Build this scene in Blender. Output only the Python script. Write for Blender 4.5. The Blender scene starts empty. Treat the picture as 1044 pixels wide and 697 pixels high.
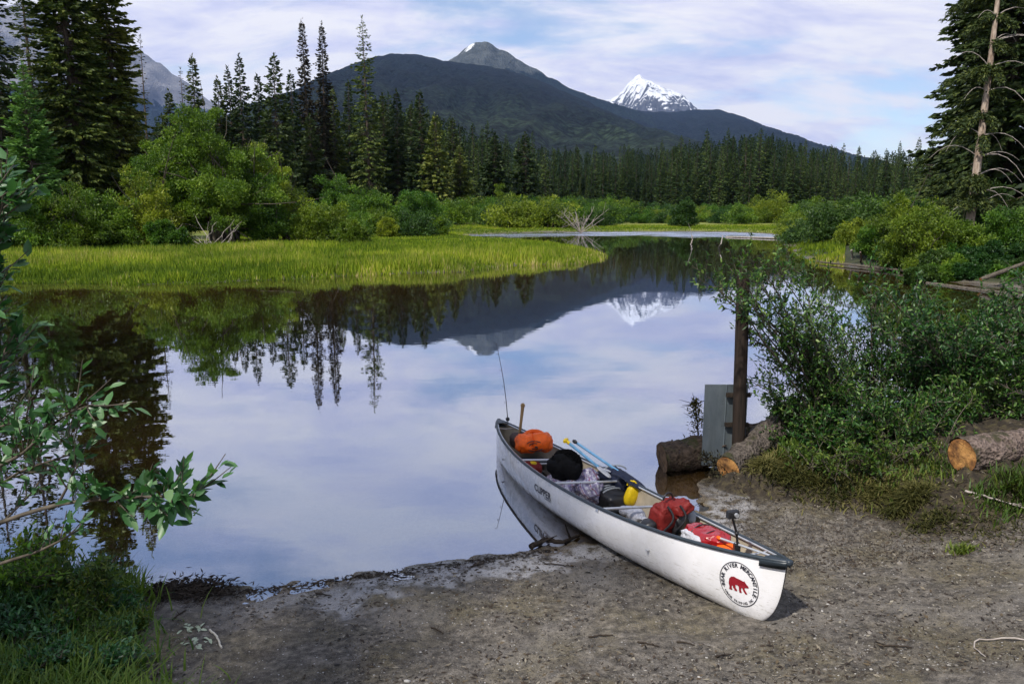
import bpy, bmesh, math, random
import numpy as np
from mathutils import Vector, Matrix
from mathutils.bvhtree import BVHTree
from mathutils.geometry import tessellate_polygon

R = math.radians
PI = math.pi
rng = np.random.default_rng(7)
random.seed(7)
scn = bpy.context.scene
COL = scn.collection

# ------------------------------------------------------------------ camera model
CAM_H = 3.35; PITCH = R(10.2); FPX = 783.0
cp, sp = math.cos(PITCH), math.sin(PITCH)

def ray(px, py):
    cx = (px - 522) / FPX; cy = -(py - 348.5) / FPX
    return np.array([cx, cp + cy * sp, -sp + cy * cp])

def U(px, py, z=0.0):
    d = ray(px, py); t = (z - CAM_H) / d[2]
    return np.array([d[0] * t, d[1] * t, z])

def at(px, py, Y):
    d = ray(px, py); t = Y / d[1]
    return np.array([d[0] * t, Y, CAM_H + d[2] * t])

def proj(p):
    x, y, z = p[0], p[1], p[2] - CAM_H
    dep = y * cp - z * sp; up = y * sp + z * cp
    return (522 + FPX * x / dep, 348.5 - FPX * up / dep)

cam_d = bpy.data.cameras.new('camera'); cam = bpy.data.objects.new('camera', cam_d)
COL.objects.link(cam); scn.camera = cam
cam.location = (0, 0, CAM_H); cam.rotation_euler = (PI / 2 - PITCH, 0, 0)
cam_d.sensor_width = 36; cam_d.lens = FPX / 1044 * 36
cam_d.clip_start = 0.05; cam_d.clip_end = 60000

# ------------------------------------------------------------------ noise
def _h(ix, iy, iz, seed):
    n = (ix * 374761393 + iy * 668265263 + iz * 2147483647 + seed * 144269) & 0xFFFFFFFF
    n = ((n ^ (n >> 13)) * 1274126177) & 0xFFFFFFFF
    n = (n ^ (n >> 16)) & 0xFFFFFF
    return n / float(0xFFFFFF)

def vnoise(P, scale=1.0, seed=0):
    P = np.asarray(P, float) * scale
    if P.shape[-1] == 2: P = np.concatenate([P, np.zeros(P.shape[:-1] + (1,))], -1)
    i = np.floor(P).astype(np.int64); f = P - i; f = f * f * (3 - 2 * f)
    r = 0
    for dx in (0, 1):
        for dy in (0, 1):
            for dz in (0, 1):
                w = (f[..., 0] if dx else 1 - f[..., 0]) * (f[..., 1] if dy else 1 - f[..., 1]) * (f[..., 2] if dz else 1 - f[..., 2])
                r = r + w * _h(i[..., 0] + dx, i[..., 1] + dy, i[..., 2] + dz, seed)
    return r * 2 - 1

def fbm(P, scale=1.0, octs=4, seed=0, gain=0.5):
    r = 0; a = 1; s = scale; n = 0
    for o in range(octs):
        r = r + a * vnoise(P, s, seed + o * 17); n += a; a *= gain; s *= 2.03
    return r / n

def sstep(a, b, x):
    t = np.clip((x - a) / (b - a), 0, 1); return t * t * (3 - 2 * t)

def norm(a):
    return a / np.maximum(np.linalg.norm(a, axis=-1, keepdims=True), 1e-9)

# ------------------------------------------------------------------ mesh builder
class MB:
    def __init__(s): s.v = []; s.f = []; s.m = []; s.r = []; s.n = 0
    def add(s, verts, faces, mat=0, rnd=None):
        verts = np.asarray(verts, float).reshape(-1, 3); faces = np.asarray(faces, np.int64)
        if len(verts) == 0 or len(faces) == 0: return s
        s.v.append(verts); s.f.append(faces + s.n); s.m.append(np.full(len(faces), mat, np.int32))
        s.r.append(np.full(len(verts), 0.5) if rnd is None else (np.full(len(verts), rnd) if np.isscalar(rnd) else np.asarray(rnd, float)))
        s.n += len(verts); return s
    def tube(s, pts, rad, seg=8, cap=True, mat=0, rnd=None, rough=0.0, rs=6.0, capmat=None):
        pts = np.asarray(pts, float); n = len(pts)
        rad = np.full(n, rad) if np.isscalar(rad) else np.asarray(rad, float)
        tan = norm(np.gradient(pts, axis=0))
        ref = np.array([0, 0, 1.0]) if abs(tan[0][2]) < .9 else np.array([1.0, 0, 0])
        a = norm(np.cross(tan, ref)); b = np.cross(tan, a)
        th = np.arange(seg) * 2 * PI / seg
        V = pts[:, None] + rad[:, None, None] * (np.cos(th)[None, :, None] * a[:, None] + np.sin(th)[None, :, None] * b[:, None])
        if rough:
            nz = fbm(V.reshape(-1, 3), rs, 3, 5).reshape(n, seg, 1)
            V = V + (V - pts[:, None]) * nz * rough
        i = np.arange(n - 1)[:, None]; j = np.arange(seg)[None]; j2 = (j + 1) % seg
        F = np.stack([i * seg + j, i * seg + j2, (i + 1) * seg + j2, (i + 1) * seg + j], -1).reshape(-1, 4)
        s.add(V.reshape(-1, 3), F, mat, rnd)
        if cap:
            for k in (0, n - 1):
                VV = np.vstack([V[k], pts[k][None]]); c = seg
                Fc = [(jj, c, (jj + 1) % seg) if k == 0 else ((jj + 1) % seg, c, jj) for jj in range(seg)]
                s.add(VV, Fc, mat if capmat is None else capmat, rnd)
        return s
    def box(s, c, size, rot=None, mat=0, bev=0.0):
        c = np.asarray(c, float); h = np.asarray(size, float) / 2
        bm = bmesh.new(); bmesh.ops.create_cube(bm, size=1.0)
        for v in bm.verts: v.co = Vector((v.co.x * 2 * h[0], v.co.y * 2 * h[1], v.co.z * 2 * h[2]))
        if bev: bmesh.ops.bevel(bm, geom=bm.edges[:], offset=bev, segments=2, affect='EDGES', profile=0.5)
        if rot is not None:
            for v in bm.verts: v.co = rot @ v.co
        bm.verts.index_update()
        V = [np.array(v.co) + c for v in bm.verts]
        byn = {}
        for f in bm.faces: byn.setdefault(len(f.verts), []).append([v.index for v in f.verts])
        bm.free()
        base = s.n; first = True
        for k, fs in byn.items():
            if first: s.add(V, fs, mat); first = False
            else:
                s.f.append(np.asarray(fs, np.int64) + base); s.m.append(np.full(len(fs), mat, np.int32))
        return s
    def lump(s, c, r, rot=None, nu=28, nv=18, e=1.0, wr=0.0, ws=8.0, seed=0, mat=0, fn=None, rnd=None):
        """superellipsoid with wrinkles"""
        th = np.linspace(0, 2 * PI, nu, endpoint=False); ph = np.linspace(-PI / 2, PI / 2, nv)
        T, Ph = np.meshgrid(th, ph)
        def pw(a): return np.sign(a) * np.abs(a) ** e
        P = np.stack([pw(np.cos(Ph)) * pw(np.cos(T)), pw(np.cos(Ph)) * pw(np.sin(T)), pw(np.sin(Ph))], -1)
        if fn is not None: P = fn(P)
        V = P * np.asarray(r)
        if wr:
            nz = fbm(V.reshape(-1, 3) + seed * 3.1, ws * .7, 3, seed, .6).reshape(nv, nu, 1)
            rg = np.abs(fbm(V.reshape(-1, 3) + seed * 5.7, ws * 1.3, 3, seed + 7, .6)).reshape(nv, nu, 1)
            V = V * (1 + wr * (nz + .9 * (.22 - rg)))
        V = V.reshape(-1, 3)
        if rot is not None: V = V @ np.array(rot).T
        V = V + np.asarray(c)
        i = np.arange(nv - 1)[:, None]; j = np.arange(nu)[None]; j2 = (j + 1) % nu
        F = np.stack([i * nu + j, i * nu + j2, (i + 1) * nu + j2, (i + 1) * nu + j], -1).reshape(-1, 4)
        return s.add(V, F, mat, rnd)
    def sheet(s, P, mat=0, rnd=None, flip=False):
        n, m = P.shape[:2]
        i = np.arange(n - 1)[:, None]; j = np.arange(m - 1)[None]
        F = np.stack([i * m + j, i * m + j + 1, (i + 1) * m + j + 1, (i + 1) * m + j], -1).reshape(-1, 4)
        if flip: F = F[:, ::-1]
        return s.add(P.reshape(-1, 3), F, mat, rnd)
    def kites(s, P, D, S, ln, wd, mat=0, rnd=None, mid=.45):
        """flat pointed blades: base P, direction D, side vector S"""
        N = len(P); ln = np.asarray(ln).reshape(-1, 1) * np.ones((N, 1)); wd = np.asarray(wd).reshape(-1, 1) * np.ones((N, 1))
        V = np.stack([P, P + D * ln * mid + S * wd * .5, P + D * ln, P + D * ln * mid - S * wd * .5], 1)
        F = np.arange(N * 4).reshape(N, 4)
        r = rng.random(N) if rnd is None else np.broadcast_to(rnd, (N,))
        return s.add(V.reshape(-1, 3), F, mat, np.repeat(r, 4))
    def leaves(s, P, D, Nn, ln, wd, mat=0, rnd=None, curl=.18):
        """folded oval leaves, 4 quads each"""
        N = len(P); D = norm(D); S = norm(np.cross(D, Nn)); Nn = np.cross(S, D)
        ln = (np.asarray(ln).reshape(-1, 1) * np.ones((N, 1))); wd = (np.asarray(wd).reshape(-1, 1) * np.ones((N, 1)))
        def q(t, w, up): return P + D * ln * t + S * wd * w + Nn * ln * up
        V = np.stack([q(0, 0, 0), q(.3, .42, .05), q(.3, 0, -.02), q(.3, -.42, .05), q(.68, .38, .02 - curl * .4), q(.68, 0, -.05 - curl * .4), q(.68, -.38, .02 - curl * .4), q(1, 0, -curl)], 1)
        b = np.arange(N)[:, None] * 8
        F = np.concatenate([b + np.array(t)[None] for t in ([1, 2, 5, 4], [2, 3, 6, 5])], 0)
        F3 = np.concatenate([b + np.array(t)[None] for t in ([0, 2, 1], [0, 3, 2], [4, 5, 7], [5, 6, 7])], 0)
        r = rng.random(N) if rnd is None else np.broadcast_to(rnd, (N,))
        base = s.n
        s.add(V.reshape(-1, 3), F, mat, np.repeat(r, 8))
        s.f.append(F3 + base); s.m.append(np.full(len(F3), mat, np.int32))
        return s
    def mesh(s, name, mats, smooth=False, off=None):
        me = bpy.data.meshes.new(name)
        V = np.concatenate(s.v)
        if off is not None: V = V - np.asarray(off)
        cnt = np.concatenate([np.full(len(f), f.shape[1], np.int64) for f in s.f])
        idx = np.concatenate([f.reshape(-1) for f in s.f])
        me.vertices.add(len(V)); me.vertices.foreach_set('co', V.astype(np.float32).ravel())
        me.loops.add(len(idx)); me.loops.foreach_set('vertex_index', idx.astype(np.int32))
        me.polygons.add(len(cnt))
        st = np.concatenate([[0], np.cumsum(cnt)[:-1]])
        me.polygons.foreach_set('loop_start', st.astype(np.int32))
        me.polygons.foreach_set('material_index', np.concatenate(s.m))
        me.polygons.foreach_set('use_smooth', np.full(len(cnt), bool(smooth)))
        a = me.attributes.new('rnd', 'FLOAT', 'POINT'); a.data.foreach_set('value', np.concatenate(s.r).astype(np.float32))
        me.update(calc_edges=True)
        for m in (mats if isinstance(mats, (list, tuple)) else [mats]): me.materials.append(m)
        return me
    def build(s, name, mats, parent=None, smooth=False, world=True):
        off = None
        if parent is not None and world: off = np.array(parent.location)
        me = s.mesh(name, mats, smooth, off)
        o = bpy.data.objects.new(name, me); COL.objects.link(o)
        if parent is not None: o.parent = parent
        return o

def tag(o, label=None, cat=None, group=None, kind=None):
    if label: o['label'] = label
    if cat: o['category'] = cat
    if group: o['group'] = group
    if kind: o['kind'] = kind
    return o

def thing(name, label, cat, loc=(0, 0, 0), rz=0, group=None):
    o = bpy.data.objects.new(name, None); COL.objects.link(o)
    o.location = tuple(float(c) for c in loc); o.rotation_euler = (0, 0, rz); o.empty_display_size = .2
    return tag(o, label, cat, group)

def dup(root, loc, rz=0, scale=1.0, label=None, group=None):
    r = root.copy(); COL.objects.link(r); r.location = tuple(float(c) for c in loc); r.rotation_euler = (0, 0, rz)
    r.scale = (scale if not np.isscalar(scale) else (scale,) * 3)
    if label: r['label'] = label
    if group: r['group'] = group
    for ch in list(root.children):
        c = ch.copy(); COL.objects.link(c); c.parent = r
        for g in ch.children:
            d = g.copy(); COL.objects.link(d); d.parent = c
    return r

# ------------------------------------------------------------------ materials
class NT:
    def __init__(s, name):
        s.mat = bpy.data.materials.new(name); s.mat.use_nodes = True; s.t = s.mat.node_tree; s.t.nodes.clear()
        s.out = s.n('ShaderNodeOutputMaterial')
    def n(s, typ, **kw):
        nd = s.t.nodes.new(typ)
        for k, v in kw.items(): setattr(nd, k, v)
        return nd
    def l(s, a, b): s.t.links.new(a, b)
    def inp(s, sock, v):
        if hasattr(v, 'links') or isinstance(v, bpy.types.NodeSocket): s.l(v, sock)
        else: sock.default_value = v
    def noise(s, scale, detail=5, rough=.55, vec=None, dist=0.0):
        nd = s.n('ShaderNodeTexNoise'); nd.inputs['Scale'].default_value = scale; nd.inputs['Detail'].default_value = detail
        nd.inputs['Roughness'].default_value = rough; nd.inputs['Distortion'].default_value = dist
        if vec is not None: s.l(vec, nd.inputs['Vector'])
        return nd.outputs['Fac']
    def vor(s, scale, vec=None, feature='F1', out='Distance', rand=1.0):
        nd = s.n('ShaderNodeTexVoronoi', feature=feature); nd.inputs['Scale'].default_value = scale
        nd.inputs['Randomness'].default_value = rand
        if vec is not None: s.l(vec, nd.inputs['Vector'])
        return nd.outputs[out]
    def math(s, op, a, b=0.0, c=None, clamp=False):
        nd = s.n('ShaderNodeMath', operation=op, use_clamp=clamp); s.inp(nd.inputs[0], a); s.inp(nd.inputs[1], b)
        if c is not None: s.inp(nd.inputs[2], c)
        return nd.outputs[0]
    def ramp(s, fac, stops, interp='LINEAR'):
        nd = s.n('ShaderNodeValToRGB'); nd.color_ramp.interpolation = interp; s.inp(nd.inputs[0], fac)
        el = nd.color_ramp.elements
        while len(el) < len(stops): el.new(0.5)
        for e, (p, c) in zip(el, stops):
            e.position = p; e.color = (c, c, c, 1) if np.isscalar(c) else (*c, 1)
        return nd.outputs[0]
    def mr(s, v, a, b, c=0.0, d=1.0, smooth=False):
        nd = s.n('ShaderNodeMapRange', interpolation_type='SMOOTHSTEP' if smooth else 'LINEAR'); s.inp(nd.inputs[0], v)
        for i, x in enumerate((a, b, c, d)): nd.inputs[1 + i].default_value = x
        return nd.outputs[0]
    def mix(s, f, a, b, blend='MIX'):
        nd = s.n('ShaderNodeMix', data_type='RGBA', blend_type=blend); s.inp(nd.inputs[0], f)
        for k, v in ((6, a), (7, b)):
            if isinstance(v, (tuple, list)): v = (*v[:3], 1)
            s.inp(nd.inputs[k], v)
        return nd.outputs[2]
    def coord(s, which='Object'): return s.n('ShaderNodeTexCoord').outputs[which]
    def pos(s): return s.n('ShaderNodeNewGeometry').outputs['Position']
    def xyz(s, v):
        nd = s.n('ShaderNodeSeparateXYZ'); s.l(v, nd.inputs[0]); return nd.outputs
    def mapping(s, vec, scale=(1, 1, 1), rot=(0, 0, 0), loc=(0, 0, 0)):
        nd = s.n('ShaderNodeMapping'); s.l(vec, nd.inputs[0]); nd.inputs['Scale'].default_value = scale
        nd.inputs['Rotation'].default_value = rot; nd.inputs['Location'].default_value = loc; return nd.outputs[0]
    def attr(s, name, out='Fac'): return s.n('ShaderNodeAttribute', attribute_name=name).outputs[out]
    def bump(s, h, strength=.5, dist=.02, normal=None):
        nd = s.n('ShaderNodeBump'); s.inp(nd.inputs['Strength'], strength); nd.inputs['Distance'].default_value = dist
        s.l(h, nd.inputs['Height'])
        if normal is not None: s.l(normal, nd.inputs['Normal'])
        return nd.outputs[0]
    def bsdf(s, color, rough=.6, spec=.5, metal=0.0, normal=None, coat=0.0, **kw):
        nd = s.n('ShaderNodeBsdfPrincipled')
        if isinstance(color, (tuple, list)): color = (*color[:3], 1)
        s.inp(nd.inputs['Base Color'], color); s.inp(nd.inputs['Roughness'], rough)
        nd.inputs['Specular IOR Level'].default_value = spec; nd.inputs['Metallic'].default_value = metal
        nd.inputs['Coat Weight'].default_value = coat
        for k, v in kw.items(): s.inp(nd.inputs[k], v)
        if normal is not None: s.l(normal, nd.inputs['Normal'])
        return nd.outputs[0]
    def done(s, sh): s.l(sh, s.out.inputs['Surface']); return s.mat

def simple(name, col, rough=.6, spec=.5, metal=0, var=.25, scale=12, bump=.15, bscale=60, bdist=.004, coat=0.0):
    t = NT(name); co = t.coord('Object')
    n = t.noise(scale, 6, .6, co)
    c = t.mix(t.mr(n, .3, .7), tuple(x * (1 - var) for x in col), tuple(min(1, x * (1 + var)) for x in col))
    r = t.mr(t.noise(scale * 2, 3, .5, co), .3, .7, max(0.02, rough - .08), min(1, rough + .08))
    return t.done(t.bsdf(c, r, spec, metal, t.bump(t.noise(bscale, 4, .6, co), bump, bdist), coat))

def leafmat(name, stops, trans=.35, rough=.5, spec=.35, objvar=.25, big=None):
    t = NT(name)
    c = t.ramp(t.attr('rnd'), stops)
    oi = t.n('ShaderNodeObjectInfo').outputs['Random']
    hsv = t.n('ShaderNodeHueSaturation'); t.l(c, hsv.inputs['Color'])
    t.l(t.mr(oi, 0, 1, .5 - .02, .5 + .02), hsv.inputs['Hue']); t.l(t.mr(oi, 0, 1, 1 + objvar, 1 - objvar), hsv.inputs['Value'])
    col = hsv.outputs[0]
    if big:
        n = t.noise(big, 3, .5, t.pos()); col = t.mix(t.mr(n, .35, .65), t.mix(1.0, col, (.7, .75, .7), 'MULTIPLY'), t.mix(1.0, col, (1.35, 1.25, 1.0), 'MULTIPLY'))
    p = t.bsdf(col, rough, spec)
    tr = t.n('ShaderNodeBsdfTranslucent'); t.l(t.mix(1.0, col, (1.1, 1.25, .6), 'MULTIPLY'), tr.inputs[0])
    mx = t.n('ShaderNodeMixShader'); mx.inputs[0].default_value = trans; t.l(p, mx.inputs[1]); t.l(tr.outputs[0], mx.inputs[2])
    return t.done(mx.outputs[0])

def barkmat(name, dark, light, scale=6, moss=None, stretch=(1, 1, .25), bd=.02):
    t = NT(name); co = t.mapping(t.coord('Object'), stretch)
    n = t.noise(scale, 7, .65, co); v = t.vor(scale * 2.2, co)
    c = t.ramp(t.math('ADD', t.math('MULTIPLY', n, .75), t.math('MULTIPLY', v, .35)), [(.3, dark), (.5, tuple((a + b) / 2 for a, b in zip(dark, light))), (.72, light)])
    if moss: c = t.mix(t.mr(t.noise(scale * .35, 4, .6, t.coord('Object')), .52, .62), c, moss)
    h = t.math('ADD', n, t.math('MULTIPLY', v, .6))
    return t.done(t.bsdf(c, .85, .2, normal=t.bump(h, .8, bd)))

M = {}
M['spruce'] = leafmat('spruce needles', [(0, (.012, .024, .008)), (.5, (.028, .05, .012)), (1, (.075, .10, .02))], .15, .6, .25, .3)
M['spruce_fg'] = leafmat('olive spruce needles', [(0, (.015, .032, .008)), (.5, (.07, .10, .017)), (1, (.24, .26, .055))], .2, .6, .25, .2)
M['spruce_young'] = leafmat('young spruce needles', [(0, (.04, .10, .025)), (.5, (.10, .21, .045)), (1, (.22, .36, .09))], .2, .6, .25, .2)
M['forest'] = leafmat('forest needles', [(0, (.010, .025, .009)), (.5, (.028, .055, .015)), (1, (.10, .14, .03))], .15, .6, .2, .45)
M['dead_needles'] = leafmat('dead twigs', [(0, (.014, .012, .008)), (.6, (.035, .032, .02)), (1, (.07, .065, .035))], .05, .8, .1, .1)
M['willow'] = leafmat('willow leaves', [(0, (.025, .07, .010)), (.5, (.075, .155, .018)), (1, (.19, .30, .045))], .4, .5, .3, .18, big=.35)
M['willow_y'] = leafmat('yellow green willow leaves', [(0, (.05, .09, .010)), (.5, (.12, .18, .018)), (1, (.24, .30, .035))], .4, .5, .3, .25, big=.3)
M['willow_d'] = leafmat('dark willow leaves', [(0, (.015, .04, .008)), (.5, (.03, .075, .013)), (1, (.08, .15, .03))], .35, .5, .3, .2)
M['sedge'] = leafmat('sedge', [(0, (.06, .10, .008)), (.45, (.135, .20, .012)), (.88, (.28, .33, .03)), (.92, (.34, .28, .11)), (1, (.45, .38, .20))], .35, .6, .2, .0, big=.22)
M['near_leaf'] = leafmat('near shrub leaves', [(0, (.014, .055, .018)), (.5, (.035, .12, .035)), (.9, (.08, .20, .07)), (1, (.16, .28, .13))], .35, .38, .5, .15)
M['bush_leaf'] = leafmat('bush leaves', [(0, (.010, .038, .008)), (.5, (.032, .095, .014)), (.82, (.08, .18, .028)), (1, (.22, .32, .08))], .35, .42, .5, .2)
M['grass'] = leafmat('bank grass', [(0, (.03, .06, .012)), (.5, (.06, .12, .016)), (1, (.15, .19, .03))], .35, .5, .3, .1)
M['dry_grass'] = leafmat('dry moss grass', [(0, (.025, .028, .008)), (.5, (.07, .07, .018)), (1, (.18, .155, .055))], .3, .7, .2, .1)
M['bark'] = barkmat('conifer bark', (.03, .022, .016), (.14, .11, .09))
M['bark_forest'] = barkmat('dark forest bark', (.02, .016, .012), (.07, .06, .05))
M['stem'] = barkmat('shrub stems', (.03, .025, .018), (.13, .11, .085), 10)
M['log'] = barkmat('log bark', (.012, .009, .007), (.11, .078, .055), 11, (.05, .05, .02), (1, 1, 1), .05)
M['log_red'] = barkmat('reddish log bark', (.03, .02, .015), (.25, .19, .16), 14, (.06, .055, .03), (1, 1, 1), .07)
M['log_grey'] = barkmat('grey brown log bark', (.014, .011, .009), (.15, .125, .105), 14, (.05, .05, .025), (1, 1, 1), .07)
M['pale_trunk'] = barkmat('pale barkless trunk', (.14, .09, .06), (.42, .34, .27), 5)
M['deadwood'] = barkmat('weathered dead wood', (.16, .13, .11), (.45, .40, .36), 8)
def cutmat():
    t = NT('sawn wood end'); co = t.coord('Object')
    w = t.n('ShaderNodeTexWave', wave_type='RINGS', rings_direction='SPHERICAL'); w.inputs['Scale'].default_value = 9; w.inputs['Distortion'].default_value = 3
    w.inputs['Detail'].default_value = 3; t.l(co, w.inputs['Vector'])
    c = t.mix(w.outputs['Fac'], (.34, .15, .045), (.52, .27, .09))
    c = t.mix(t.mr(t.noise(9, 5, .6, co), .42, .68), c, (.12, .06, .03)); c = t.mix(t.mr(t.vor(16, co, 'DISTANCE_TO_EDGE'), .035, .0, 0, .8), c, (.04, .022, .012))
    return t.done(t.bsdf(c, .8, .2, normal=t.bump(t.noise(50, 5, .6, co), .5, .01)))
M['cut'] = cutmat()

# ------------------------------------------------------------------ terrain
def UP(L, z=0.0): return [tuple(U(px, py, z)[:2]) for px, py in L]
lake_near = [(-900, 560), (-400, 575), (-60, 588), (60, 597), (125, 600), (160, 599), (205, 602), (240, 596), (300, 591), (345, 584), (380, 579), (410, 577), (440, 572), (475, 568), (500, 563), (535, 560),
             (570, 553), (610, 549), (650, 543), (685, 534), (706, 520), (716, 506), (712, 492), (735, 474), (770, 456), (830, 436), (900, 415), (980, 402), (1100, 395), (1300, 385)]
lake_right = [(1500, 330), (1250, 306), (1120, 300), (1044, 294), (990, 288), (950, 281), (905, 275), (868, 271), (838, 266), (822, 258), (812, 249), (806, 243.5)]
lake_far = [(800, 239.5), (760, 237.4), (700, 236.4), (640, 236.6), (590, 236.8), (540, 237.6), (500, 239), (470, 240.5)]
lake_left = [(500, 243.5), (560, 248), (594, 255), (603, 262), (590, 267), (560, 270), (500, 274), (440, 277), (380, 281), (300, 284.5), (220, 286.5), (150, 288), (80, 288.5), (30, 288.5), (-60, 291), (-200, 296), (-700, 318)]
LAKE = np.array(UP(lake_near + lake_right + lake_far + lake_left))
BANK = np.array(UP([(735, 487), (775, 497), (815, 500), (860, 508), (905, 517), (925, 532), (950, 545), (1000, 548), (1200, 556), (1700, 560)], .15) +
                UP([(1700, 400), (1000, 404), (850, 432), (745, 468)], .1))

def sdist(x, y, poly):
    """signed distance, positive outside"""
    n = len(poly); d2 = np.full(x.shape, 1e18); inside = np.zeros(x.shape, bool)
    for i in range(n):
        ax, ay = poly[i]; bx, by = poly[(i + 1) % n]
        ex, ey = bx - ax, by - ay; wx, wy = x - ax, y - ay
        t = np.clip((wx * ex + wy * ey) / (ex * ex + ey * ey + 1e-12), 0, 1)
        d2 = np.minimum(d2, (wx - ex * t) ** 2 + (wy - ey * t) ** 2)
        c = ((ay > y) != (by > y)) & (x < (bx - ax) * (y - ay) / (by - ay + 1e-15) + ax)
        inside ^= c
    d = np.sqrt(d2); return np.where(inside, -d, d)

def ground(x, y, full=False):
    x = np.asarray(x, float); y = np.asarray(y, float)
    sd = sdist(x, y, LAKE)
    P = np.stack([x, y], -1)
    edge = fbm(P, 1.3, 3, 3) * .10 * sstep(20, 8, y) + fbm(P, .28, 4, 9) * 2.0 * sstep(20, 34, y)
    s = sd + edge * sstep(6, 1, np.abs(sd))
    so = np.maximum(s, 0)
    near = .045 * so + .022 * np.maximum(so - .2, 0) + .10 * np.maximum(so - 1.7, 0) ** 1.35
    near = near * (.45 + .55 * sstep(0, .9, so)); near = np.minimum(near, 1.9)
    far = .18 * (1 - np.exp(-so / 1.5)) + .004 * np.minimum(so, 60)
    rb = sstep(12, 18, x) * sstep(20, 26, y) * sstep(110, 60, y)
    far = far + rb * (.9 * (1 - np.exp(-so / 2.5)))
    k = sstep(16, 24, y)
    z = near * (1 - k) + far * k
    hy = np.maximum(y - 170, 0)
    z = z + .022 * np.minimum(hy, 2500) + fbm(P, .01, 3, 2) * 2 * sstep(150, 400, y)
    # bank on the right
    sb = sdist(x, y, BANK) + fbm(P, 1.6, 3, 21) * .14
    bk = sstep(.10, -.28, sb) * sstep(14, 12, y)
    z = z + np.where(s > 0, bk * (.22 + .10 * fbm(P, 1.1, 3, 31) + .25 * sstep(-.2, -1.6, sb)), 0)
    wat = -np.minimum(.14 * np.minimum(-s, 3) + .05 * np.maximum(-s - 3, 0), 2.0)
    z = np.where(s > 0, z, wat)
    # small relief
    nr = sstep(14, 9, y)
    rel = (fbm(P, 2.2, 3, 41) * .028 + fbm(P, 8, 3, 43) * .018 + np.abs(fbm(P, 24, 2, 47)) * .006)
    z = z + rel * nr * sstep(-.3, .6, s)
    z = z + nr * sstep(.02, -.3, sb) * fbm(P, 6, 4, 51) * .09
    if full: return z, s, sb, bk
    return z

def gz(x, y): return float(ground(np.array([x]), np.array([y]))[0])
def gzp(px, py, it=6):
    """point of the ground seen through photo pixel"""
    z = 0.1
    for _ in range(it): p = U(px, py, z); z = .5 * z + .5 * gz(p[0], p[1])
    p = U(px, py, z); p[2] = gz(p[0], p[1]); return p

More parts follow.
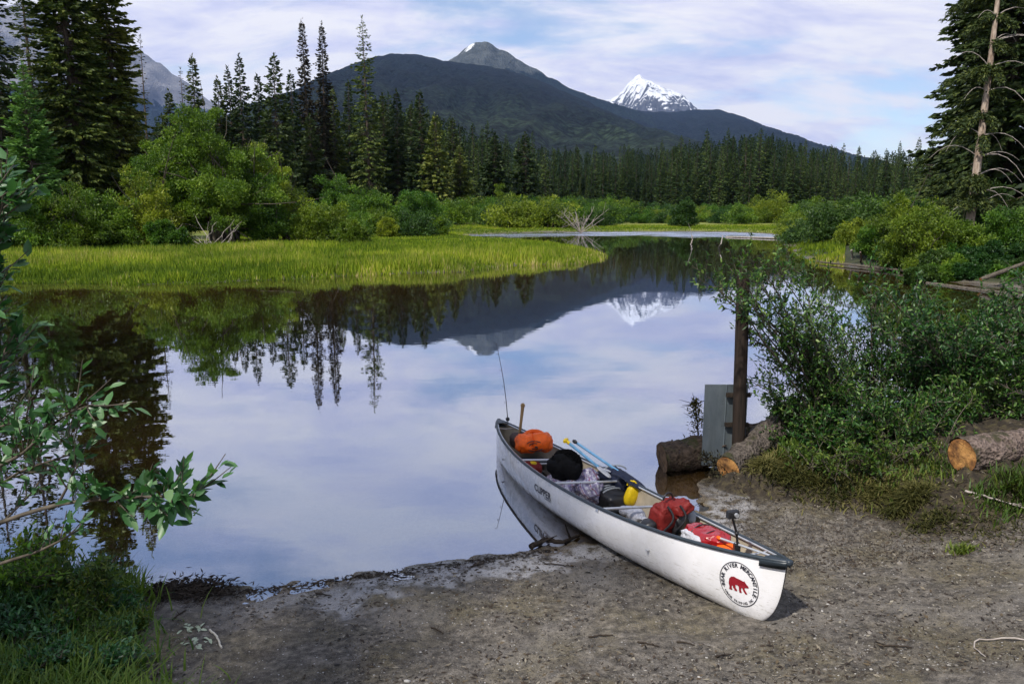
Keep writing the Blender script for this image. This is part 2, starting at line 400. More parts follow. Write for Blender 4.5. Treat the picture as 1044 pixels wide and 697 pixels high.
def lines(a, b, step, lo, hi, g=1.035):
    L = list(np.arange(a, b, step)); s = step; v = L[-1]
    while v < hi: s *= g; v += s; L.append(v)
    s = step; v = a; F = []
    while v > lo: s *= g; v -= s; F.append(v)
    return np.array(F[::-1] + L)
gx = lines(-4.6, 4.6, .035, -9000, 9000, 1.04); gy = lines(3.2, 9.2, .03, -300, 12000, 1.033)
X, Y = np.meshgrid(gx, gy)
Z, SD, SB, BK = ground(X, Y, True)
mb = MB(); mb.sheet(np.stack([X, Y, Z], -1))
def groundmat():
    t = NT('ground'); pos = t.pos(); x, y, z = t.xyz(pos)
    n1 = t.noise(1.6, 6, .6, pos); n2 = t.noise(14, 6, .65, pos); n3 = t.noise(60, 4, .7, pos); n4 = t.noise(.9, 4, .5, pos, .6)
    soil = t.ramp(n2, [(.30, (.018, .015, .012)), (.43, (.070, .060, .048)), (.56, (.145, .126, .102)), (.72, (.25, .22, .18))])
    olive = t.ramp(n2, [(.3, (.028, .023, .013)), (.55, (.125, .104, .062)), (.75, (.22, .18, .11))])
    c = t.mix(t.mr(n1, .45, .62), soil, olive)
    c = t.mix(t.mr(n4, .52, .66, 0, .6), c, (.22, .20, .175))
    blot = t.mr(t.noise(4.5, 6, .7, pos, .8), .54, .66, 0, .7); c = t.mix(blot, c, (.035, .028, .022))
    peb = t.vor(55, pos, 'F1', 'Color'); pd = t.vor(55, pos)
    ps = t.n('ShaderNodeSeparateColor'); t.l(peb, ps.inputs[0])
    isp = t.math('MULTIPLY', t.mr(ps.outputs[0], .87, .89), t.mr(pd, .38, .30))
    c = t.mix(isp, c, t.ramp(ps.outputs[1], [(0, (.08, .075, .07)), (.6, (.2, .19, .18)), (1, (.55, .53, .5))]))
    c = t.mix(t.mr(n3, .54, .66, 0, .8), c, (.03, .024, .02)); n5 = t.noise(150, 3, .7, pos); c = t.mix(t.mr(n5, .55, .68, 0, .6), c, (.27, .245, .215)); c = t.mix(t.mr(n5, .45, .34, 0, .6), c, (.03, .025, .02))
    # wet mud near the water line darker
    wet = t.mr(z, .015, .05, 1, 0)
    c = t.mix(t.math('MULTIPLY', wet, .5), c, t.mix(1.0, c, (.55, .52, .5), 'MULTIPLY'))
    # bank: humus and moss
    bank = t.attr('bank')
    hum = t.ramp(n2, [(.3, (.010, .008, .005)), (.5, (.032, .024, .015)), (.66, (.075, .062, .028)), (.8, (.11, .11, .035))])
    c = t.mix(bank, c, hum)
    sky_sheen = t.math('MULTIPLY', t.math('MULTIPLY', t.mr(z, .001, .006), t.mr(z, .034, .020)), t.math('MULTIPLY', t.mr(t.noise(5, 5, .7, pos), .40, .5), t.mr(x, -2.6, -1.2)))
    sky_sheen = t.math('MULTIPLY', sky_sheen, t.mr(y, 9, 8)); c = t.mix(t.math('MULTIPLY', sky_sheen, .85), c, (.36, .35, .35))  # pale colour painted for the sky's sheen on the wet strip
    # lake bottom, its colour darkened with depth for light lost in the water
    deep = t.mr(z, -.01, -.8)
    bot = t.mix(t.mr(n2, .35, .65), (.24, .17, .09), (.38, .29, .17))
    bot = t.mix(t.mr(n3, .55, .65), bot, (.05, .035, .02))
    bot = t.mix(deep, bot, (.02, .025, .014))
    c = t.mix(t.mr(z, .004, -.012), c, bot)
    # far: meadow, then forest floor
    mead = t.mix(t.mr(t.noise(.25, 4, .6, pos), .4, .6), (.10, .13, .015), (.19, .20, .03))
    rbk = t.math('MULTIPLY', t.mr(x, 12, 14), t.mr(y, 66, 60)); mead = t.mix(rbk, mead, t.mix(t.mr(n1, .4, .6), (.015, .02, .008), (.04, .045, .018)))
    c = t.mix(t.math('MULTIPLY', t.mr(y, 18, 26), t.mr(z, .06, .14)), c, mead)
    c = t.mix(t.mr(y, 150, 220), c, (.03, .045, .015))
    rough = t.math('SUBTRACT', t.math('ADD', .82, t.math('MULTIPLY', n3, .15)), t.math('MULTIPLY', t.mr(z, .02, .05, 1, 0), .62))
    h = t.math('ADD', t.math('MULTIPLY', n2, .9), t.math('ADD', t.math('MULTIPLY', n3, .6), t.math('MULTIPLY', isp, .35)))
    return t.done(t.bsdf(c, rough, .4, normal=t.bump(h, .9, .02)))
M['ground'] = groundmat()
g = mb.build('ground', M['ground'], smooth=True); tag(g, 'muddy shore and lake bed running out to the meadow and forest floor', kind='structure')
a = g.data.attributes.new('bank', 'FLOAT', 'POINT'); a.data.foreach_set('value', sstep(.26, .02, SB + .1 * fbm(np.stack([X, Y], -1), 4, 3, 3)).ravel().astype(np.float32) * (Y < 14).ravel())

# ------------------------------------------------------------------ water
def watermat():
    t = NT('lake water'); pos = t.pos(); x, y, z = t.xyz(pos)
    yy = t.math('ADD', y, t.math('MULTIPLY', t.math('SUBTRACT', t.noise(.12, 5, .6, t.mapping(pos, (1, .5, 1))), .5), 26)); rip = t.math('MULTIPLY', t.mr(yy, 78, 83, 0, 1, True), t.math('MULTIPLY', t.mr(t.noise(.3, 4, .6, t.mapping(pos, (.4, 1.5, 1))), .40, .52), t.mr(x, -8, 12, .35, 1)))
    fine = t.noise(2.2, 3, .5, t.mapping(pos, (1, 1.6, 1))); mid = t.noise(.5, 3, .5, t.mapping(pos, (1, 1.5, 1)))
    b1 = t.bump(t.math('ADD', t.math('MULTIPLY', fine, .35), mid), .08, .018)
    rn = t.noise(5.0, 3, .6, t.mapping(pos, (1, 1.0, 1)))
    b2 = t.bump(rn, t.math('MULTIPLY', rip, .6), .5, b1)
    gl = t.n('ShaderNodeBsdfGlossy'); t.l(t.math('MULTIPLY_ADD', rip, .30, .004), gl.inputs['Roughness']); t.l(b2, gl.inputs['Normal'])
    gl.inputs['Color'].default_value = (.87, .91, 1, 1)
    tr = t.n('ShaderNodeBsdfTransparent'); tr.inputs[0].default_value = (.80, .70, .52, 1)
    fr = t.n('ShaderNodeFresnel'); fr.inputs['IOR'].default_value = 1.33; t.l(b1, fr.inputs['Normal'])
    fac = t.math('ADD', t.math('MULTIPLY', t.math('POWER', fr.outputs[0], .6), .46), .48, clamp=True)
    mx = t.n('ShaderNodeMixShader'); t.l(fac, mx.inputs[0]); t.l(tr.outputs[0], mx.inputs[1]); t.l(gl.outputs[0], mx.inputs[2])
    # floating pollen and scum specks
    sp_ = t.math('MULTIPLY', t.mr(t.noise(26, 4, .7, pos), .70, .74), t.mr(t.noise(1.1, 4, .6, pos), .5, .62))
    df = t.n('ShaderNodeBsdfDiffuse'); df.inputs[0].default_value = (.35, .33, .27, 1)
    m2 = t.n('ShaderNodeMixShader'); t.l(t.math('MULTIPLY', sp_, .7), m2.inputs[0]); t.l(mx.outputs[0], m2.inputs[1]); t.l(df.outputs[0], m2.inputs[2])
    return t.done(m2.outputs[0])
M['water'] = watermat()
mb = MB(); wx = np.linspace(-75, 70, 30); wy = np.linspace(3.6, 108, 30); WX, WY = np.meshgrid(wx, wy)
mb.sheet(np.stack([WX, WY, 0 * WX], -1)); w = mb.build('water', M['water']); tag(w, 'still lake water mirroring sky and mountains', kind='structure')

# ------------------------------------------------------------------ mountains
def ridge(name, sky, D0, Dr, Db, z0, pw, amp, mat, nu=260, nv=90, seed=1, gully=1.0, tooth=0.0, label=None):
    sky = np.array(sky, float)
    px = np.linspace(sky[0, 0], sky[-1, 0], nu); py = np.interp(px, sky[:, 0], sky[:, 1])
    P = np.zeros((nv, nu, 3)); v = np.linspace(0, 1.35, nv)
    py = py + fbm(np.stack([px, 0 * px], -1), .12, 4, seed) * tooth
    top = np.array([at(a, b, Dr) for a, b in zip(px, py)])
    for i, vv in enumerate(v):
        if vv <= 1: yy = D0 + (Dr - D0) * vv; zz = z0 + (top[:, 2] - z0) * (vv ** pw)
        else: yy = Dr + (Db - Dr) * (vv - 1) / .35; zz = top[:, 2] - (top[:, 2] - z0) * ((vv - 1) / .35) * .8
        P[i, :, 0] = top[:, 0] * (.55 + .45 * yy / Dr) if vv <= 1 else top[:, 0]
        P[i, :, 1] = yy; P[i, :, 2] = zz
    q = P[..., :2] / Dr
    nz = fbm(q, 9, 6, seed + 3, .55); gl = 1 - 2 * np.abs(fbm(np.stack([q[..., 0] * 2.2, q[..., 1] * .6], -1), 12, 4, seed + 5))
    env = (np.sin(np.clip(v, 0, 1) * PI) ** .8)[:, None]
    envt = np.clip(v, 0, 1)[:, None] ** 2 * np.ones_like(nz)
    hgt = (top[:, 2] - z0)[None]
    P[..., 2] += env * hgt * (amp * nz + gully * .10 * (gl - .4)) * sstep(1.0, .93, v)[:, None]
    mb = MB(); mb.sheet(P); o = mb.build(name, mat, smooth=True); tag(o, label, kind='structure'); return o

def mountmat(name, rock0, rock1, snow_lo, snow_hi, treeline, forest=((.006, .012, .010), (.018, .030, .016)), meadow=None, sc=.012, snowslope=.0):
    t = NT(name); pos = t.pos(); x, y, z = t.xyz(pos)
    f1 = t.noise(.045, 5, .7, pos); f2 = t.noise(.004, 5, .6, pos); vo = t.vor(.06, pos)
    fo = t.mix(t.mr(t.math('ADD', t.math('MULTIPLY', f1, .7), t.math('MULTIPLY', f2, .5)), .45, .75), forest[0], forest[1])
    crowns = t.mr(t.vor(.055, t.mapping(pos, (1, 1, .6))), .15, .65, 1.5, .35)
    if meadow:
        zlo, zhi, mc = meadow
        mm = t.math('MULTIPLY', t.mr(z, zlo, zhi, 1, 0), t.mr(t.noise(.0025, 5, .6, pos), .38, .6))
        fo = t.mix(mm, fo, mc)
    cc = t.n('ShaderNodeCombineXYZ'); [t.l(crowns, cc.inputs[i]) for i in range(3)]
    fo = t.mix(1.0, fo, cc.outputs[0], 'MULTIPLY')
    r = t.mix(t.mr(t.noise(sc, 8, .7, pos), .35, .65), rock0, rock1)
    st = t.mapping(pos, (1.0, 1.0, .35), (0, R(25), 0))
    ns = t.noise(sc * .8, 8, .68, st, .5)
    nrm = t.n('ShaderNodeNewGeometry').outputs['Normal']; nz = t.xyz(nrm)[2]
    sn = t.math('ADD', ns, t.math('MULTIPLY', t.mr(z, snow_lo, snow_hi, -.3, .3), 1.0))
    sn = t.math('ADD', sn, t.math('MULTIPLY', nz, snowslope))
    snf = t.mr(sn, .52, .56)
    c = t.mix(snf, r, (.86, .88, .92))
    tl = t.mr(t.math('ADD', z, t.math('MULTIPLY', t.math('SUBTRACT', t.noise(.01, 6, .7, pos), .5), 260)), treeline - 12, treeline + 12)
    c = t.mix(tl, fo, c)
    h = t.math('ADD', f1, t.math('MULTIPLY', vo, -.6))
    return t.done(t.bsdf(c, .9, .1, normal=t.bump(h, 1.0, 22)))
M['mt_main'] = mountmat('forested mountain', (.1, .1, .1), (.2, .2, .2), 5000, 6000, 5000, ((.003, .0055, .009), (.013, .022, .018)), (100, 450, (.038, .058, .03)))
M['mt_peak'] = mountmat('rocky summit', (.035, .042, .038), (.11, .12, .11), 930, 1650, 1020)
M['mt_snow'] = mountmat('snowy summit', (.04, .045, .055), (.13, .135, .15), 640, 2150, 900, sc=.011, snowslope=.06)
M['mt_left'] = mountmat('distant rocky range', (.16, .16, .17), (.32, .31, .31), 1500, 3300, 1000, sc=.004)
ridge('mountain', [(120, 230), (200, 170), (260, 128), (300, 103), (335, 78), (352, 68), (377, 59), (395, 54.5), (412, 55), (430, 56), (450, 60.5), (470, 63), (500, 67), (530, 74), (560, 86), (600, 104), (640, 122), (690, 146), (740, 172), (800, 205), (830, 215)],
      900, 4500, 6500, 20, 1.25, .03, M['mt_main'], seed=2, tooth=1.5, label='dark forested mountain ridge left of centre')
ridge('mountain', [(420, 95), (446, 66), (455, 62), (466, 57.5), (474, 50), (484, 44), (493, 41.5), (502, 45), (512, 50), (530, 61), (548, 71), (570, 83), (590, 92.5), (610, 100), (640, 110), (700, 130), (760, 160)],
      5000, 6400, 8500, 300, 1.3, .05, M['mt_peak'], seed=9, tooth=2.2, label='grey rocky summit rising behind the forested ridge')
ridge('mountain', [(600, 125), (616, 104), (622, 100), (634, 93), (640, 85), (647, 80), (652, 77), (657, 81), (664, 82), (672, 87), (682, 90), (690, 94), (698, 100), (708, 111), (725, 125), (760, 150)],
      8500, 11500, 14000, 500, 1.1, .09, M['mt_snow'], nu=360, nv=160, seed=14, tooth=2.5, gully=3.0, label='bright snowy peak in the distance right of centre')
ridge('mountain', [(540, 205), (580, 150), (600, 128), (620, 111), (640, 110), (660, 114), (690, 113.5), (712, 111), (730, 111), (752, 116), (775, 127), (800, 141), (840, 162), (900, 190), (960, 206)],
      2500, 6900, 8500, 60, 1.3, .03, M['mt_main'], seed=22, tooth=1.5, label='low dark forested ridge below the snowy peak')
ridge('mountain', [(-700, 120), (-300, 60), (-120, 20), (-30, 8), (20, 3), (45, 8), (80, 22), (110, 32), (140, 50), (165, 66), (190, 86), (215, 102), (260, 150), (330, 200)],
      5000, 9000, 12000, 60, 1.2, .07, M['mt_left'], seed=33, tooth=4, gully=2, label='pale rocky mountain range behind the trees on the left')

# ------------------------------------------------------------------ vegetation generators
def conifer_parts(h, rmax, seed, lv=60, nb=6, ns=7, droop=.35, pw=.8, base=.08, gap=.15, size=1.0, bare=None, asym=None, thin=0.0, wsp=.34):
    """returns crown MB, trunk MB, both around the origin"""
    r = np.random.default_rng(seed)
    tr = MB(); ph = r.random(2) * 6
    n = 16; t = np.linspace(0, 1, n)
    def axis(tt): return np.stack([np.sin(tt * 2.2 + ph[0]) * h * .006 - math.sin(ph[0]) * h * .006, np.sin(tt * 1.7 + ph[1]) * h * .006 - math.sin(ph[1]) * h * .006, tt * h], -1)
    tr.tube(axis(t), (h * .0085) * (1 - t) ** .8 + .012, 8, rough=.1, rs=3)
    N = lv * nb
    tt = base + (1 - base) * (np.repeat(np.arange(lv), nb) + r.random(N) * .9) / lv
    tt = np.clip(tt, 0, .995)
    az = r.random(N) * 2 * PI
    clump = .75 + .35 * np.sin(tt * 37 + az * 2 + seed) * np.sin(tt * 61 - az + seed * 2)
    L = rmax * (1 - tt) ** pw * clump * (1 - thin * r.random(N)) * (.72 + .4 * r.random(N)) + .12 * size
    L *= 1 - .35 * sstep(base + .10, base, tt)
    keep = r.random(N) > gap
    if bare is not None: keep &= ~((tt < bare[1]) & (tt > bare[0]) & (np.cos(az - bare[2]) > bare[3]))
    if asym is not None: L *= 1 + asym[1] * np.cos(az - asym[0])
    tt, az, L = tt[keep], az[keep], L[keep]; N = len(tt)
    A = axis(tt); dirh = np.stack([np.cos(az), np.sin(az), 0 * az], -1)
    dr = droop * (1.25 - tt * .9) * (.7 + .6 * r.random(N))
    up0 = .25 * tt
    cr = MB()
    # branch wood
    sb = np.array([0, .4, .8])
    def bp(s): return A + dirh * (L * s)[:, None] + np.array([0, 0, 1.0]) * (L * (up0 * s - dr * s ** 1.4 + .16 * s ** 4))[:, None]
    def bps(idx, s): return A[idx] + dirh[idx] * (L[idx] * s)[:, None] + np.array([0, 0, 1.0]) * (L[idx] * (up0[idx] * s - dr[idx] * s ** 1.4 + .16 * s ** 4))[:, None]
    p0, p1 = bps(np.arange(N), np.zeros(N)), bps(np.arange(N), np.full(N, .75))
    side = np.stack([-np.sin(az), np.cos(az), 0 * az], -1)
    dd = p1 - p0; ll = np.linalg.norm(dd, axis=1); tr.kites(p0, norm(dd), np.cross(norm(dd), side), ll, .03 + ll * .03, mid=.1)
    # sprays
    k = np.maximum(3, (ns * L / (rmax * .6)).astype(int)).clip(3, ns * 2)
    idx = np.repeat(np.arange(N), k); q = len(idx)
    s = .18 + .82 * r.random(q) ** .8
    P = bps(idx, s); P1 = bps(idx, s + .05); T = norm(P1 - P)
    sg = np.where(r.random(q) < .5, -1, 1)[:, None]
    spread = (.25 + .8 * r.random(q))[:, None]
    D = norm(T + sg * side[idx] * spread + np.stack([0 * s, 0 * s, -.15 - .5 * r.random(q)], -1))
    ln = ((.12 + .2 * r.random(q)) * np.minimum(L[idx], 2.6 if size >= 1 else 1.7) * (1.25 - s * .6) + .22 * size)
    Sd = norm(np.cross(D, r.normal(size=(q, 3)) + np.array([0, 0, .5])))
    spray_tone = np.clip(.62 * r.random(q) + .38 * r.random(N)[idx], 0, 1)  # random tone per spray and per branch
    cr.kites(P, D, Sd, ln, ln * (wsp + .15 * r.random(q)), rnd=spray_tone)
    # leader
    m = 14; zt = h * (.97 + .05 * r.random(m)); aa = r.random(m) * 6.28
    cr.kites(np.stack([0 * zt, 0 * zt, zt], -1) + axis(np.array([1.0])) * [1, 1, 0], norm(np.stack([np.cos(aa), np.sin(aa), 1.2 + 0 * aa], -1)), norm(np.stack([-np.sin(aa), np.cos(aa), 0 * aa], -1)), .35 * size, .12 * size)
    return cr, tr

def conifer(name, label, loc, h, rmax, seed, mat='spruce', group=None, cat='conifer tree', bark='bark', **kw):
    o = thing(name, label, cat, loc, 0, group)
    if mat != 'dead_needles': rmax *= 1.12
    cr, tr = conifer_parts(h, rmax, seed, **kw)
    tr.build('trunk', M[bark], o, True, world=False); cr.build('crown', M[mat], o, world=False)
    return o

def shrub_parts(h, rx, seed, nclump=60, nleaf=60, leaf=.14, spread=.34, base=.12, stems=9, dome=1.0, oval=.55):
    r = np.random.default_rng(seed); fo = MB(); st = MB()
    # clump centres over a lumpy dome
    u = r.random(nclump); az = r.random(nclump) * 2 * PI; el = np.arcsin(u ** .8)
    lump = .72 + .38 * np.sin(az * 2.3 + seed) * np.cos(az * 1.1 + el * 3 + seed) + .15 * r.normal(size=nclump)
    rad = (r.random(nclump) ** .35) * np.clip(lump, .45, 1.15)
    C = np.stack([np.cos(az) * np.cos(el) * rad * rx, np.sin(az) * np.cos(el) * rad * rx, base * h + (h * (1 - base)) * np.sin(el) * rad * dome], -1)
    C[:, 2] = np.clip(C[:, 2], .06 * h, h * 1.02)
    sc = spread * min(rx, h) * (.6 + .7 * r.random(nclump))
    dm = np.linalg.norm(C[:, None] - C[None], axis=-1); C = np.where(((dm < 2.6 * sc.mean()).sum(1) < 6)[:, None], C * [.6, .6, .6], C)
    idx = np.repeat(np.arange(nclump), nleaf); q = len(idx)
    off = r.normal(size=(q, 3)); off = off / np.maximum(np.linalg.norm(off, axis=1, keepdims=True), .3) * (r.random((q, 1)) ** .5)
    P = C[idx] + off * sc[idx][:, None] * np.array([1, 1, .75])
    P[:, 2] = np.maximum(P[:, 2], .03)
    D = norm(off + np.stack([0 * off[:, 0], 0 * off[:, 0], .5 * r.normal(size=q) + .2], -1) + .6 * r.normal(size=(q, 3)))
    S = norm(np.cross(D, r.normal(size=(q, 3)) + np.array([0, 0, .6])))
    rl = np.clip(r.random(nclump)[idx] * .45 + r.random(q) * .55, 0, 1)
    fo.kites(P, D, S, leaf * (.7 + .7 * r.random(q)), leaf * oval * (.7 + .5 * r.random(q)), rnd=rl, mid=.45)
    for k in range(stems):
        c = C[r.integers(nclump)]; b = np.array([r.normal() * rx * .12, r.normal() * rx * .12, -.1])
        t = np.linspace(0, 1, 7)[:, None]; bend = np.array([c[0] * .3, c[1] * .3, -.1 * h]) * np.sin(t * PI) * .5
        pts = b + (c - b) * t - bend + r.normal(size=(7, 3)) * h * .012
        st.tube(pts, np.linspace(.012 * h + .006, .003 * h, 7), 5)
        for _ in range(3):
            j = r.integers(2, 6); e = pts[j] + r.normal(size=3) * h * .14 + [0, 0, h * .12]
            st.tube(np.linspace(pts[j], e, 4) + r.normal(size=(4, 3)) * .008 * h * np.array([[0], [1], [1], [1]]), np.linspace(.005 * h, .0015 * h, 4), 4)
    return fo, st

def shrub(name, label, loc, h, rx, seed, mat='willow', group=None, cat='shrub', **kw):
    o = thing(name, label, cat, loc, 0, group)
    fo, st = shrub_parts(h, rx, seed, **kw)
    st.build('stem', M['stem'], o, True, world=False); fo.build('foliage', M[mat], o, world=False)
    return o

def place(px, D, dz=-.1):
    x = ray(px, 207)[0] / ray(px, 207)[1] * D; return np.array([x, D, gz(x, D) + dz])
def hfor(px, topy, D, loc): return at(px, topy, D)[2] - loc[2]

# ------- hero conifers on the left
def hero(px, D, topy, r, seed, label, h=None, name='spruce_tree', **kw):
    l = place(px, D); hh = h if h else hfor(px, topy, D, l)
    return conifer(name, label, l, hh, r, seed, **kw)
hero(84, 64, 0, 4.3, 11, 'massive dense spruce with broad dark crown left of the tall willow', h=33, lv=140, nb=10, ns=40, droop=.45, pw=.62, base=.06, gap=.08, size=.75, mat='spruce_fg')
hero(126, 68, 0, 3.6, 12, 'tall spruce pressed against the right side of the massive spruce', h=29, lv=130, nb=10, ns=38, droop=.45, pw=.7, base=.05, gap=.1, size=.75, mat='spruce_fg')
hero(6, 60, 0, 3.0, 13, 'tall dark spruce at the left edge of the photo', h=29, lv=95, nb=8, ns=11, droop=.45, pw=.7, base=.1)
hero(44, 92, 0, 2.3, 14, 'slim dark spruce seen between the edge spruce and the massive spruce', h=34, lv=90, nb=7, ns=9, droop=.45, pw=.6, base=.2)
hero(36, 57, 66, 3.1, 15, 'bright green young spruce in front of the massive spruce', lv=56, nb=11, ns=34, droop=.12, pw=.85, base=.04, gap=.05, size=.7, mat='spruce_young')
hero(62, 70, 120, 2.6, 18, 'small dark spruce filling the gap beside the young bright spruce', lv=42, nb=8, ns=10, droop=.3, pw=.8, base=.04)
hero(-30, 66, 0, 3.4, 16, 'tall spruce just beyond the left edge', h=31, lv=60, nb=7, ns=9, droop=.4, pw=.7)
mid = [(155, 40, 105, 1.0, 'dead', 'bare thin snag standing left of the tall willow'),
       (192, 72, 125, 1.0, 'dead', 'thin dead snag beside the conifer above the willow'),
       (205, 60, 118, 2.2, 'spruce', 'bushy topped conifer rising above the left part of the willow'),
       (229, 82, 122, 1.7, 'spruce', 'short dark conifer, second of the row behind the willow'),
       (241, 72, 126, 1.8, 'spruce', 'dark conifer between two neighbours above the willow crown'),
       (253, 60, 122, 2.2, 'spruce', 'pointed conifer near the middle of the row behind the willow'),
       (268, 78, 130, 1.8, 'spruce', 'small conifer just left of the broad dark conifer'),
       (285, 57, 112, 3.0, 'spruce', 'broad dark conifer at the right end of the row behind the willow'),
       (304, 76, 128, 2.2, 'spruce', 'narrow green conifer left of the two dead spires'),
       (345, 92, 140, 2.0, 'spruce_fg', 'light green conifer right of the two dead spires'),
       (358, 84, 145, 2.2, 'spruce', 'green conifer just left of the tallest spruce'),
       (392, 98, 142, 2.4, 'spruce', 'dark conifer just right of the tallest spruce'),
       (407, 95, 140, 2.3, 'spruce', 'slim conifer, second right of the tallest spruce'),
       (420, 110, 150, 2.1, 'spruce', 'short conifer between two slim ones right of the tallest spruce'),
       (431, 94, 138, 2.5, 'spruce', 'slim dark conifer with pale trunk before the far forest'),
       (444, 118, 134, 2.6, 'spruce_fg', 'shorter light conifer at the foot of the slim dark conifers'),
       (462, 122, 150, 2.5, 'spruce', 'conifer at the left end of the far forest'),
       (180, 95, 128, 2.4, 'spruce', 'dark conifer peeping over the left flank of the willow'),
       (320, 120, 118, 2.6, 'spruce', 'low dark conifer at the foot of the dead spires'),
       (505, 138, 150, 3.0, 'spruce', 'broad conifer standing forward of the forest left of the pale shrub'),
       (536, 137, 155, 3.2, 'spruce', 'broad dark conifer standing forward of the forest beside the pale shrub'),
       (470, 150, 140, 2.4, 'spruce_fg', 'low bright conifer in front of the far forest')]
for i, (px, ty, D, r, m, lab) in enumerate(mid):
    if m == 'dead': hero(px, D, ty, r * .8, 40 + i, lab, name='dead_tree', cat='dead tree', mat='dead_needles', lv=60, nb=4, ns=4, gap=.4, pw=.3, thin=.6, base=.15)
    else: hero(px, D, ty, r * 1.5, 40 + i, lab, mat=m, lv=80, nb=8, ns=10, droop=.4, pw=.78, base=.04, size=1.6, gap=.02, wsp=.5)
for px, ty, D, s, lab in [(318, 24, 132, 71, 'left of two tall nearly bare dark conifer spires'), (333, 27, 136, 72, 'right of two tall nearly bare dark conifer spires')]:
    hero(px, D, ty, 2.7, s, lab, mat='dead_needles', name='dying_conifer', lv=130, nb=8, ns=10, droop=.6, pw=.6, base=.04, gap=.05, thin=.4, size=1.4, wsp=.45)
hero(377, 134, 22, 4.6, 75, 'tallest dark spruce with ragged layered crown left of centre', lv=72, nb=8, ns=16, droop=.5, pw=.62, base=.05, gap=.2, thin=.4, size=1.5, mat='spruce_fg')

# ------- unseen spruces added behind the camera, shading the left of the beach
for i, (x_, y_, lab) in enumerate([(-13.6, -.6, 'unseen tall spruce added behind the camera for shading, farther from the beach'), (-9.9, -2.9, 'unseen tall spruce added behind the camera for shading, nearer to the beach')]):
    conifer('spruce_tree', lab, (x_, y_, gz(x_, y_) - .1), 25 + 2 * (i % 2), 3.0, 900 + i, lv=70, nb=9, ns=10, droop=.4, pw=.55, base=.10, size=1.6, gap=.4, wsp=.4)
# ------- right bank spruces
hero(988, 55, 0, 3.6, 85, 'tall dense spruce standing behind the leaning pale trunk', h=30, lv=120, nb=10, ns=30, droop=.55, pw=.55, base=.04, gap=.05, size=.9, wsp=.42)
hero(1022, 50, 0, 4.6, 81, 'big full spruce rising at the right edge above the bank shrubs', h=27, lv=130, nb=10, ns=38, droop=.55, pw=.5, base=.04, gap=.12, size=.7, mat='spruce')
hero(1075, 47, 0, 4.0, 82, 'dark spruce beyond the right edge', h=26, lv=90, nb=8, ns=12, droop=.5, pw=.55, base=.05, size=1.3)
hero(965, 75, 140, 2.6, 83, 'small dark conifer left of the big spruce on the right bank', lv=50, nb=8, ns=9, base=.05, size=1.2)
hero(945, 90, 148, 2.6, 84, 'slim conifer farther left of the big right bank spruce', lv=50, nb=8, ns=9, base=.05, size=1.2)
def leaning_trunk():
    a = place(990, 44); o = thing('leaning_tree', 'pale half bare leaning trunk with dead curling branches before the big right spruce', 'tree', a)
    b = at(1013, 40, 44.5); c = at(1022, -40, 45)
    t = np.linspace(0, 1, 14)[:, None]
    pts = (1 - t) ** 2 * a + 2 * t * (1 - t) * ((a + b) / 2 + [.05, 0, 0]) * 1 + t ** 2 * c
    mb = MB(); mb.tube(pts, np.linspace(.27, .10, 14), 10, rough=.12, rs=3); mb.build('trunk', M['pale_trunk'], o, True)
    r = np.random.default_rng(5); mb = MB()
    for k in range(22):
        i = r.integers(2, 13); s = 1 if r.random() < .7 else -1; L = 1.2 + 2.0 * r.random(); p = pts[i]
        u = np.linspace(0, 1, 7)[:, None]
        d = np.array([s, -.5 * r.random(), .2 * r.normal()]) * L
        q = p + d * u + np.array([0, 0, 1]) * (.35 * np.sin(u * 2.2) - .9 * u ** 2.2 * r.random()) * L
        mb.tube(q, np.linspace(.03, .006, 7), 5)
    mb.build('dead_branch', M['deadwood'], o)
    mb = MB(); q = 22000
    # green sprays hanging on the upper and left part of the trunk
    i = r.integers(5, 14, q); A = pts[i] + r.normal(size=(q, 3)) * .1
    bi = r.integers(0, 60, q); baz = r.random(60) * 2 * PI; bh = r.integers(0, 14, 60); BL = 1.0 + 1.6 * r.random(60)
    A = pts[np.clip(bh, 3, 13)[bi]]; s = r.random(q)[:, None]
    dirh = np.stack([np.cos(baz), np.sin(baz) * .8 + .3, 0 * baz], -1)[bi]
    P = A + dirh * s * BL[bi][:, None] + np.array([0, 0, -1]) * s ** 1.5 * BL[bi][:, None] * .45 + r.normal(size=(q, 3)) * .10
    D = norm(dirh + r.normal(size=(q, 3)) * .5 - [0, 0, .5]); S = norm(np.cross(D, r.normal(size=(q, 3)) + [0, 0, 1]))
    mb.kites(P, D, S, .24, .08); mb.build('crown', M['spruce'], o)
leaning_trunk()

# ------- forest
env = np.array([(360, 110), (400, 105), (440, 112), (480, 132), (520, 142), (560, 148), (600, 152), (650, 150), (700, 144), (740, 137), (765, 135), (790, 139), (815, 147), (850, 154), (880, 156), (905, 151), (940, 152), (970, 150), (1100, 140)], float)
fproto = []
for i in range(7):
    cr, tr = conifer_parts(24, [3.0, 3.5, 2.6, 3.6, 2.8, 3.2, 2.3][i], 200 + i, lv=60, nb=8, ns=8, droop=.4, pw=[.75, .65, .8, .7, .6, .8, .5][i], base=[.04, .12, .2, .04, .16, .08, .25][i], size=1.6, gap=.08, thin=[0, 0, .2, 0, .2, .1, .3][i], wsp=.4)
    o = thing('forest_conifer', 'dark conifer standing in the dense forest beyond the far meadow', 'conifer tree', (0, 0, 0), 0, 'conifers of the forest beyond the meadow')
    tr.build('trunk', M['bark_forest'] if i != 4 else M['bark'], o, True, world=False); cr.build('crown', M['forest'], o, world=False)
    fproto.append(o)
r = np.random.default_rng(77)
cand = []
